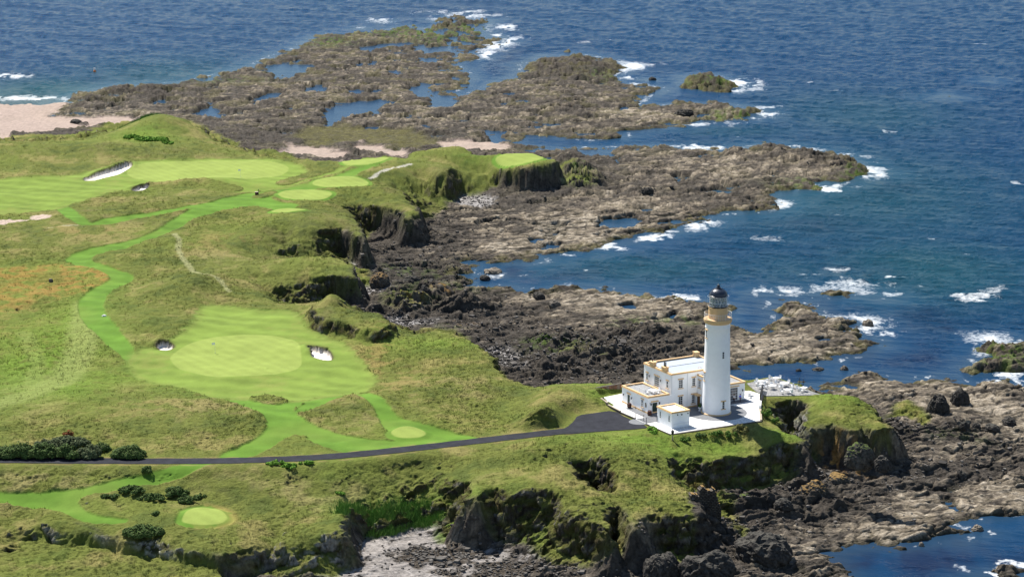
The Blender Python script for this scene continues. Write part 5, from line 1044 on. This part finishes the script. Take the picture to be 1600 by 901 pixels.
person('person in a bright blue top and dark trousers standing by the french doors', 14.4, -1.95, R(20), M['cloth_blue'], M['cloth_dark'], .6)
person('person in a pale top and dark trousers walking beside the tower', 13.2, -1.65, R(-70), M['cloth_white'], M['cloth_dark'], 1.0)

# ------------------------------------------------------------------ lamp post by the court corner
lp = site('lamp_post', 'black lantern on a pale post below the near corner of the court', 'lamp', -9.2, -15.0, -1.2)
MB().lathe([(.2, -.5), (.2, .3), (.14, .4), (.11, 1.75), (.14, 1.8)], 10).build('post', M['cope'], lp)
MB().lathe([(.16, 1.8), (.2, 1.84), (.30, 2.35), (.34, 2.38), (.24, 2.5), (.1, 2.62), (.05, 2.78), (.01, 2.8)], 8).build('lantern', M['black'], lp)

# ------------------------------------------------------------------ golf flags, tee box, stones, buoy
def flag(label, u, v):
    x, y, z = onland(u, v); o = thing('golf_flag', label, 'golf flag', (x, y, hz(x, y)), 0, 'flags on the greens')
    MB().bar((0, 0, -.1), (0, 0, 2.3), .022, 6).build('pole', M['fair_flag'], o)
    vs = []; fs = []
    for i in range(7):
        t = i / 6
        for zz in (1.78, 2.26): vs.append((-.02 - .62 * t, .08 * math.sin(t * 7), zz - .05 * t))
    for i in range(6): fs.append((2 * i, 2 * i + 2, 2 * i + 3, 2 * i + 1))
    n = len(vs); vs += [(a, b + .012, c) for a, b, c in vs]; fs += [tuple(i + n for i in f)[::-1] for f in fs]
    MB().add(vs, fs).build('flag', M['fair_flag'], o); MB().lathe([(.11, .012), (.06, .014), (.054, -.1)], 12).build('hole', M['black'], o); return o
flag('white golf flag on the large round green in the middle distance', 336, 546); flag('white golf flag on the far green by the dunes', 376, 277)
x, y, z = onland(401, 304); tb = thing('tee_box', 'dark brown wooden box with a small black post on the mown path by the tees', 'bin', (x, y, hz(x, y)), .15)
MB().box(-.42, .42, -.35, .35, 0, .78).build('box', M['barrel'], tb); MB().box(-.46, .46, -.39, .39, .783, .85).build('lid', M['cope'], tb); MB().bar((.5, .1, 0), (.5, .1, 1.3), .06, 6).build('post', M['black'], tb); MB().box(.42, .6, .03, .17, 1.3, 1.5).build('ball_washer', M['green'], tb)
def rock_mesh(name, sx, sy, sz, seed, mat, sub=4, jag=.35, moss=None, squash=.0):
    bm = bmesh.new(); bmesh.ops.create_icosphere(bm, subdivisions=sub, radius=1.0); co = np.array([v.co[:] for v in bm.verts], np.float32)
    a = fbm(co[:, 0] * 1.1 + co[:, 2] * .8, co[:, 1] * 1.1 - co[:, 2] * .7, 3, seed); b = ridged(co[:, 0] * 2.2 + co[:, 2] * 1.4, co[:, 1] * 2.2 + co[:, 2] * 1.7, 4, seed + 5) - .5
    f1_, f2_, id_ = worley(co[:, 0] * 1.9 + co[:, 2], co[:, 1] * 1.9 - co[:, 2] * .6, seed + 2)
    k = 1 + jag * (.9 * a + .8 * b + .7 * (id_ - .5)); co *= k[:, None]
    co[:, 2] = np.where(co[:, 2] < -.25, -.25 + (co[:, 2] + .25) * .5, co[:, 2])
    for v, c in zip(bm.verts, co): v.co = (c[0] * sx, c[1] * sy, c[2] * sz)
    me = bpy.data.meshes.new(name); bm.to_mesh(me); bm.free(); me.materials.append(mat); me.polygons.foreach_set("use_smooth", [False] * len(me.polygons)); return me
def rock_mat(name, dark, light, moss, mossw):
    m, ns, ls, b = new_mat(name); b.inputs["Roughness"].default_value = .88; b.inputs["Specular IOR Level"].default_value = .12
    geo = node(ns, "ShaderNodeNewGeometry"); n = node(ns, "ShaderNodeTexNoise"); n.inputs["Scale"].default_value = 1.6; n.inputs["Detail"].default_value = 8; n.inputs["Roughness"].default_value = .72; ls.new(geo.outputs["Position"], n.inputs["Vector"])
    cr1 = node(ns, "ShaderNodeValToRGB"); cr1.color_ramp.elements[0].position = .38; cr1.color_ramp.elements[0].color = (*dark, 1); cr1.color_ramp.elements[1].position = .68; cr1.color_ramp.elements[1].color = (*light, 1); ls.new(n.outputs["Fac"], cr1.inputs[0])
    sep = node(ns, "ShaderNodeSeparateXYZ"); ls.new(geo.outputs["True Normal"], sep.inputs[0]); ad = node(ns, "ShaderNodeMath", operation='ADD'); ls.new(sep.outputs["Z"], ad.inputs[0]); ls.new(n.outputs["Fac"], ad.inputs[1])
    mr = node(ns, "ShaderNodeMapRange"); mr.inputs[1].default_value = 1.15; mr.inputs[2].default_value = 1.4; mr.inputs[4].default_value = mossw; ls.new(ad.outputs[0], mr.inputs[0])
    mx = node(ns, "ShaderNodeMix", data_type='RGBA'); ls.new(mr.outputs[0], mx.inputs[0]); ls.new(cr1.outputs[0], mx.inputs[6]); mx.inputs[7].default_value = (*moss, 1); ls.new(mx.outputs[2], b.inputs["Base Color"])
    bu = node(ns, "ShaderNodeBump"); bu.inputs["Strength"].default_value = .9; bu.inputs["Distance"].default_value = .3; ls.new(n.outputs["Fac"], bu.inputs["Height"]); ls.new(bu.outputs[0], b.inputs["Normal"]); return m
M['rk_dark'] = rock_mat('dark_wet_rock', (.018, .017, .016), (.075, .068, .060), (.09, .085, .07), .5); M['rk_moss'] = rock_mat('mossy_rock', (.030, .028, .024), (.13, .115, .095), (.075, .105, .02), .95); M['rk_tan'] = rock_mat('tan_rock', (.05, .045, .04), (.25, .21, .16), (.28, .24, .19), .7); M['rk_lichen'] = rock_mat('lichen_rock', (.03, .028, .024), (.12, .11, .095), (.26, .16, .05), .8)
BOULD = [  # u, v (foot), width m, height m, material, label
 (1468, 650, 4.6, 4.2, 'rk_dark', 'big dark boulder on the pale rock shelf, left of the pair'), (1502, 634, 4.0, 3.6, 'rk_dark', 'dark peaked boulder on the pale rock shelf, right of the pair'),
 (1578, 668, 3.0, 1.9, 'rk_dark', 'low dark boulder near the right edge of the shelf'), (1552, 676, 3.2, 1.5, 'rk_dark', 'flat dark boulder just left of the low one at the right edge'), (1508, 670, 2.0, 1.2, 'rk_dark', 'small dark boulder in front of the pale shelf'), (1526, 672, 1.9, 1.2, 'rk_dark', 'small dark boulder beside the flat one on the shelf'),
 (1345, 724, 5.2, 3.4, 'rk_moss', 'large mossy topped boulder at the mouth of the gravel inlet'), (1380, 732, 3.0, 2.0, 'rk_dark', 'dark boulder to the right of the mossy topped one by the inlet'), (1503, 752, 2.4, 1.9, 'rk_dark', 'lone dark boulder on the shelf above the right bay'),
 (1195, 880, 9.6, 4.6, 'rk_dark', 'huge dark crag right of the ruined castle wall, near the bottom'), (1105, 910, 8.6, 4.4, 'rk_dark', 'huge dark crag at the bottom edge below the ruined wall'), (1035, 902, 5.5, 3.8, 'rk_dark', 'dark crag at the bottom edge, left of the biggest one'),
 (1165, 785, 2.6, 1.4, 'rk_moss', 'small mossy boulder on the dark rocks right of the ruin'), (1225, 795, 3.4, 1.6, 'rk_dark', 'low dark boulder on the rocks below the terrace cliff'), (1272, 775, 4.6, 2.4, 'rk_lichen', 'lichen topped boulder on the rocks below the terrace cliff'), (1310, 757, 4.0, 1.9, 'rk_lichen', 'orange lichen boulder on the shore right of the terrace cliff'),
 (842, 470, 3.0, 1.9, 'rk_dark', 'lone dark boulder on the pale middle shelf'), (867, 481, 2.8, 1.5, 'rk_tan', 'pale boulder on the middle shelf beside the dark one'), (664, 468, 4.2, 3.0, 'rk_dark', 'upright dark boulder on the rocky spur near the grey beach'), (592, 447, 4.8, 3.0, 'rk_lichen', 'lichen topped dark boulder at the end of the grassy crag'), (642, 446, 4.6, 2.0, 'rk_dark', 'dark boulder at the edge of the grey gravel beach'),
 (1320, 581, 1.8, 1.1, 'rk_tan', 'small rock in the narrow channel behind the patio, right one'), (1248, 584, 1.3, .9, 'rk_dark', 'small dark rock in the narrow channel behind the patio'), (1279, 582, 2.6, .8, 'rk_dark', 'low dark rock in the middle of the narrow channel'), (1357, 512, 2.8, 1.7, 'rk_tan', 'rounded rock on the tip of the reef beside the foam'),
 (1020, 128, 3.0, 1.5, 'rk_dark', 'small dark islet rock off the far headland'), (1012, 304, 3.6, 1.8, 'rk_dark', 'dark boulder on the long middle peninsula'), (758, 440, 3.0, 1.4, 'rk_dark', 'dark rock in the shallow head of the bay'), (770, 430, 4.6, 1.3, 'rk_tan', 'low pale rock in the head of the bay'),
 (1070, 183, 6.0, 2.4, 'rk_dark', 'dark rock knob on the far headland above the channel'), (118, 195, 4.0, 1.4, 'rk_dark', 'small dark rock on the pink sand beach'), (620, 447, 3.2, 1.2, 'rk_dark', 'low dark slab beside the gravel beach rocks'), (1440, 856, 1.0, .8, 'rk_tan', 'small stone standing in the right bay water'), (1528, 832, 2.0, 1.1, 'rk_tan', 'pale rock at the foam on the right bay point')]
for i, (u, v, w_, h_, mt, lab) in enumerate(BOULD):
    p = ground(u, v - 2, 1.0); z = max(hz(*p), -.2); p = ground(u, v - 2, z + .1)
    me = rock_mesh('boulder', w_ / 2, w_ / 2 * rnd.uniform(.75, 1.0), h_ / 1.15, 300 + i * 7, M[mt], 5 if w_ > 4 else 4, .20)
    o = bpy.data.objects.new('boulder', me); COL.objects.link(o); o.location = (p[0], p[1] + w_ * .3, z + .1); o.rotation_euler = (0, 0, rnd.uniform(-.5, .5)); tag(o, lab, 'boulder', 'boulders on the shore')
x, y, z = onland(80, 440); o = bpy.data.objects.new('standing_stone', rock_mesh('standing_stone', .55, .45, .75, 901, M['rk_tan'], 3, .25)); COL.objects.link(o); o.location = (x, y, hz(x, y) + .2); tag(o, 'small grey stone standing on the brown dry grass', 'stone')
x, y, z = onland(163, 496); o = bpy.data.objects.new('marker_stone', rock_mesh('marker_stone', .5, .35, .3, 905, M['paving'], 3, .25)); COL.objects.link(o); o.location = (x, y, hz(x, y) + .1); tag(o, 'small white stone at the right edge of the winding mown path', 'stone')
x, y = ground(148, 111.5, .2); by_ = thing('buoy', 'tiny orange and white buoy floating off the beach', 'buoy', (x, y, .1)); MB().lathe([(.1, -.4), (.5, -.2), (.55, .1), (.4, .4), (.18, .7)], 14).build('float', M['orange'], by_, smooth=True); MB().lathe([(.18, .7), (.3, .9), (.3, 1.3), (.05, 1.5)], 10).build('topmark', M['furn'], by_)

# ------------------------------------------------------------------ ruined castle wall on its crag
bmat, bns, bls, bbr, btc = block_mat('ruin_masonry', (.060, .052, .043), (.120, .105, .085), (.022, .019, .016), .62, .30, .9, .05)
bu = node(bns, "ShaderNodeBump"); bu.inputs["Strength"].default_value = 1.0; bu.inputs["Distance"].default_value = .15; bls.new(bbr.outputs["Fac"], bu.inputs["Height"]); bu.invert = True; bls.new(bu.outputs[0], bns["Principled BSDF"].inputs["Normal"])
mpn = node(bns, "ShaderNodeMapping"); mpn.inputs["Rotation"].default_value = (R(90), 0, 0); bls.new(btc.outputs["Object"], mpn.inputs["Vector"]); bls.new(mpn.outputs[0], bbr.inputs["Vector"])
gx, gy = ground(1096, 800, 6.0)
RU = thing('ruined_wall', 'broken stone wall of a ruined castle on the crag edge below the lighthouse', 'ruin', (gx, gy, 5.0), R(12))
prof = [(-3.3, 0), (-3.2, 2.9), (-2.9, 2.9), (-2.8, 3.6), (-2.3, 3.7), (-2.2, 4.3), (-1.4, 4.4), (-1.3, 4.0), (-.9, 4.1), (-.8, 5.0), (-.4, 5.5), (.2, 5.6), (.5, 5.0), (.7, 4.7), (1.2, 4.8), (1.3, 5.1), (2.1, 5.05), (2.2, 4.2), (2.5, 3.4), (2.9, 2.2), (3.3, .9), (3.5, 0)]
xs = np.arange(-3.3, 3.45, .22); zs = np.interp(xs, [p[0] for p in prof], [p[1] for p in prof])
mb = MB(); cp = MB()
for i in range(len(xs) - 1):
    zt_ = zs[i] + rnd.uniform(-.18, .18)
    for zz in np.arange(-2.2, zt_ - .12, .3):
        d_ = rnd.uniform(-.06, .06); e = rnd.uniform(0, .02); z1_ = min(zz + .288, zt_)
        mb.box(xs[i] + e, xs[i + 1] - .01, -.75 + d_, .6 + rnd.uniform(-.08, .05), zz, z1_)
    if rnd.random() < .75: cp.box(xs[i] + .01, xs[i + 1] - .015, -.7 + rnd.uniform(-.05, .1), .5, zt_ + .003, zt_ + rnd.uniform(.12, .28))
mb.box(-3.25, 3.3, -.5, .4, -2.6, .0)
mb.build('masonry', bmat, RU); cp.build('wall_top', M['rk_lichen'], RU)

# ------------------------------------------------------------------ shrubs
def shrub(label, u, v, w_, h_, mat, group=None, dens=1.0, leaf=.22, d_=None, name='gorse_bush', cat='bush'):
    x, y, z = onland(u, v); d_ = d_ or w_ * .7; z = hz(x, y); o = thing(name, label, cat, (x, y + d_ * .25, hz(x, y + d_ * .25)), 0, group)
    fo = MB(); st = MB(); n = max(7, int(w_ * d_ * 1.7))
    for k in range(n):
        a = rnd.uniform(0, 2 * math.pi); rr = math.sqrt(rnd.random()) * .84; cx, cy = w_ / 2 * rr * math.cos(a), d_ / 2 * rr * math.sin(a)
        hh = h_ * (1 - .62 * rr * rr) * rnd.uniform(.55, 1.1); cr2 = rnd.uniform(.42, .85) * min(1.3, max(.62, h_ * .6))
        leafball(fo, int(48 * dens * cr2 * cr2 / .2) + 24, cr2, hh * .55, hh * .5, leaf, rnd, cx, cy); st.bar((cx * .6, cy * .6, -.2), (cx, cy, hh * .55), .05, 4, .03)
    fo.build('foliage', mat, o); st.build('stem', M['stem'], o); return o
gg = 'dark gorse bushes along the road'
shrub('dark gorse bush at the left edge of the photo above the road', 4, 716, 7.0, 2.0, M['gorse'], gg); shrub('big dark gorse bush by the road, second from the left', 34, 716, 5.4, 3.0, M['gorse'], gg); shrub('wide dark gorse bush in the middle of the roadside thicket', 68, 717, 5.2, 2.9, M['gorse'], gg); shrub('dark gorse bush joining the right part of the roadside thicket', 103, 717, 5.0, 2.7, M['gorse'], gg)
shrub('paler mixed gorse bush at the right end of the roadside thicket', 138, 717, 4.6, 2.6, M['gorse2'], gg); shrub('separate dark gorse bush right of the roadside thicket', 202, 716, 6.4, 2.2, M['gorse'], gg); shrub('dark bush rising behind the right end of the roadside thicket', 158, 703, 3.4, 1.8, M['gorse'], gg)
shrub('wide pale grey green scrub behind the roadside thicket', 105, 697, 8.0, 1.8, M['gorse2'], None, .8, .22, 5); shrub('pale scrub left of the rusty plant behind the roadside thicket', 70, 698, 5.0, 1.5, M['gorse2'], None, .8, .22, 4); shrub('rusty red dock plant on top of the pale scrub', 108, 682, 2.8, 1.2, M['rust'], None, .5, .2, 1.6, 'dock_plant', 'plant')
g2 = 'dark bushes near the tee'
shrub('small round dark bush by the lower mown path', 230, 742, 1.9, 1.2, M['gorse'], g2); shrub('dark bush at the left end of the row above the near tee', 170, 782, 3.6, .8, M['gorse'], g2); shrub('low dark bush in the middle of the row above the near tee', 205, 777, 5.6, 1.0, M['gorse'], g2); shrub('spreading dark bush left of the tallest above the near tee', 236, 786, 5.8, 1.0, M['gorse'], g2); shrub('tallest dark bush above the near tee', 272, 777, 5.2, 1.6, M['gorse'], g2)
shrub('low dark bush just above the near tee', 292, 787, 4.4, .9, M['gorse'], g2); shrub('small dark bush at the right end of the row above the near tee', 311, 776, 2.4, .9, M['gorse'], g2); shrub('broad dark juniper bush overhanging the pale cliff left of the tee', 222, 832, 7.0, 1.9, M['gorse'], g2); shrub('small dark bush between the juniper and the near tee', 243, 807, 1.6, .7, M['gorse'], g2)
g3 = 'bright green bracken clumps'
shrub('bright green bracken clump below the road, left one', 430, 730, 3.4, .9, M['bracken'], g3, name='bracken_clump', cat='plant'); shrub('bright green bracken clump below the road, middle one', 452, 736, 3.6, 1.0, M['bracken'], g3, name='bracken_clump', cat='plant'); shrub('bright green bracken clump below the road, right one', 478, 729, 2.8, .9, M['bracken'], g3, name='bracken_clump', cat='plant'); shrub('small isolated yellow green clump in the rough', 529, 757, 1.7, .6, M['bracken'], g3, name='bracken_clump', cat='plant')
for (u, v, w_) in ((205, 222, 6), (225, 226, 7), (248, 225, 6), (262, 229, 4)): shrub('bright green bracken on the far dune, %s' % {205: 'leftmost clump', 225: 'second clump from the left', 248: 'third clump from the left', 262: 'small rightmost clump'}[u], u, v, w_, .9, M['bracken'], 'bracken on the far dune', .35, .35, w_, 'bracken_clump', 'plant')
g4 = 'bushes below the court wall'
def sshrub(label, x, y, w_, h_, mat, d_=None, dens=1.0):
    p = S(x, y); d_ = d_ or w_ * .8; o = thing('garden_bush', label, 'bush', (p[0], p[1], hz(p[0], p[1])), 0, g4); fo = MB(); st = MB()
    for k in range(max(5, int(w_ * d_ * 1.3))):
        a = rnd.uniform(0, 6.283); rr = math.sqrt(rnd.random()) * .8; cx, cy = w_ / 2 * rr * math.cos(a), d_ / 2 * rr * math.sin(a); hh = h_ * (1 - .5 * rr * rr) * rnd.uniform(.75, 1.1)
        leafball(fo, int(90 * dens), rnd.uniform(.35, .55), hh * .55, hh * .5, .17, rnd, cx, cy); st.bar((cx * .6, cy * .6, -.2), (cx, cy, hh * .5), .04, 4, .02)
    fo.build('foliage', mat, o); st.build('stem', M['stem'], o)
sshrub('fresh green bush below the near court wall, by the lamp', -6.5, -15.6, 2.6, .9, M['ltgreen']); sshrub('dark green bush below the near court wall, second from the lamp', -3.4, -15.6, 2.2, 1.0, M['gorse']); sshrub('fresh green bush below the middle of the near court wall', -.5, -16.4, 3.0, 1.1, M['ltgreen']); sshrub('tall yellowish bush below the right half of the near court wall', 4.4, -17.0, 3.8, 1.8, M['tanbush']); sshrub('green bush between the yellowish bush and the wall corner', 2.0, -17.2, 2.6, 1.3, M['ltgreen']); sshrub('round green bush at the foot of the right court wall', 14.8, -10.2, 3.0, 1.7, M['ltgreen']); sshrub('smaller green bush on the bank below the right court wall', 15.2, -12.4, 2.4, 1.2, M['ltgreen'])
sshrub('clipped green hedge strip along the left front edge of the court', -10.3, -9.8, 1.8, .7, M['bracken'], 5.5, .8)

# ------------------------------------------------------------------ uncountable cover: reeds, tussocks, shore rubble
def scatter_blades(name, pts, hmin, hmax, spread, nb, mat, width):
    V, F = [], []; k = 0
    for (x, y, z) in pts:
        for _ in range(nb):
            a = rnd.uniform(0, 6.283); bx_, by2 = x + rnd.gauss(0, spread), y + rnd.gauss(0, spread); h = rnd.uniform(hmin, hmax); lx, ly = rnd.gauss(.0, .3) * h, rnd.gauss(-.05, .3) * h; cx, cy = math.cos(a) * width, math.sin(a) * width
            V += [(bx_ - cx, by2 - cy, z - .05), (bx_ + cx, by2 + cy, z - .05), (bx_ + lx + cx * .3, by2 + ly + cy * .3, z + h), (bx_ + lx - cx * .3, by2 + ly - cy * .3, z + h)]; F.append((k, k + 1, k + 2, k + 3)); k += 4
    return tag(mesh_np(name, np.array(V), np.array(F), mat, {}, False), kind='stuff')
pick = np.random.RandomState(3)
def candidates(weight, n):
    """n terrain points drawn in proportion to weight, evened out over ground area"""
    area = (rows[:, None] * np.gradient(rows)[:, None]) * np.gradient(np.radians(ang))[None, :]
    p = (weight * area).ravel(); p = p / p.sum(); i = pick.choice(p.size, n, p=p); return np.stack([X2.ravel()[i], Y2.ravel()[i], Z2.ravel()[i]], 1)
vis = (np.abs(X / Y) < .235)
wr = reeds * (landm > .5) * (steep < .4) * vis * (1 - mown)
M['reed'] = leaf_mat('reed_leaf', (.115, .215, .045), .4); M['tuss'] = leaf_mat('tussock_blade', (.160, .168, .040), .3)
tag(scatter_blades('reeds', candidates(wr * sstep(.25, .6, wr), 1500), .4, 1.1, .35, 9, M['reed'], .05))
wt_ = rough * (landm > .6) * (steep < .3) * vis * (1 - gall.clip(-1, 0) * 0) * (.25 + hilly) * sstep(900, 450, Y) * (bunk < -.5) * (sandy < -.5) * (parkd < -.6) * (roadd > 2.0) * (dTer < -.6)
tag(scatter_blades('tussock_grass', candidates(wt_, 11000), .15, .42, .22, 6, M['tuss'], .035))
M['pebble'] = leaf_mat('shore_pebble', (.085, .078, .070), .7)
wb = (landm < .4) * vis * (Z2 > .15) * (dBeach < 0) * (.03 + dark * sstep(-.2, .5, h1 + h2) + 1.2 * sstep(-1, 1, dGrav) + .8 * cv * wrack) * (1 - tan).clip(0, 1) * sstep(800, 420, Y)
bp = candidates(wb, 6500); V, F = [], []; k = 0
for (x, y, z) in bp:
    s_ = .085 * math.exp(abs(rnd.gauss(0, .6))) + .03; q = [(rnd.uniform(.6, 1.2) * s_ * a_, rnd.uniform(.6, 1.2) * s_ * b_, rnd.uniform(.45, 1.0) * s_ * c_) for a_ in (-1, 1) for b_ in (-1, 1) for c_ in (-.6, 1)]
    an = rnd.uniform(0, 3.14); ca, sa_ = math.cos(an), math.sin(an); V += [(x + a_ * ca - b_ * sa_, y + a_ * sa_ + b_ * ca, z + c_ + s_ * .2) for a_, b_, c_ in q]
    F += [tuple(k + i for i in f) for f in ((0, 1, 3, 2), (4, 6, 7, 5), (0, 4, 5, 1), (2, 3, 7, 6), (0, 2, 6, 4), (1, 5, 7, 3))]; k += 8
tag(mesh_np('shore_stones', np.array(V), np.array(F), M['pebble'], {}, False), kind='stuff')
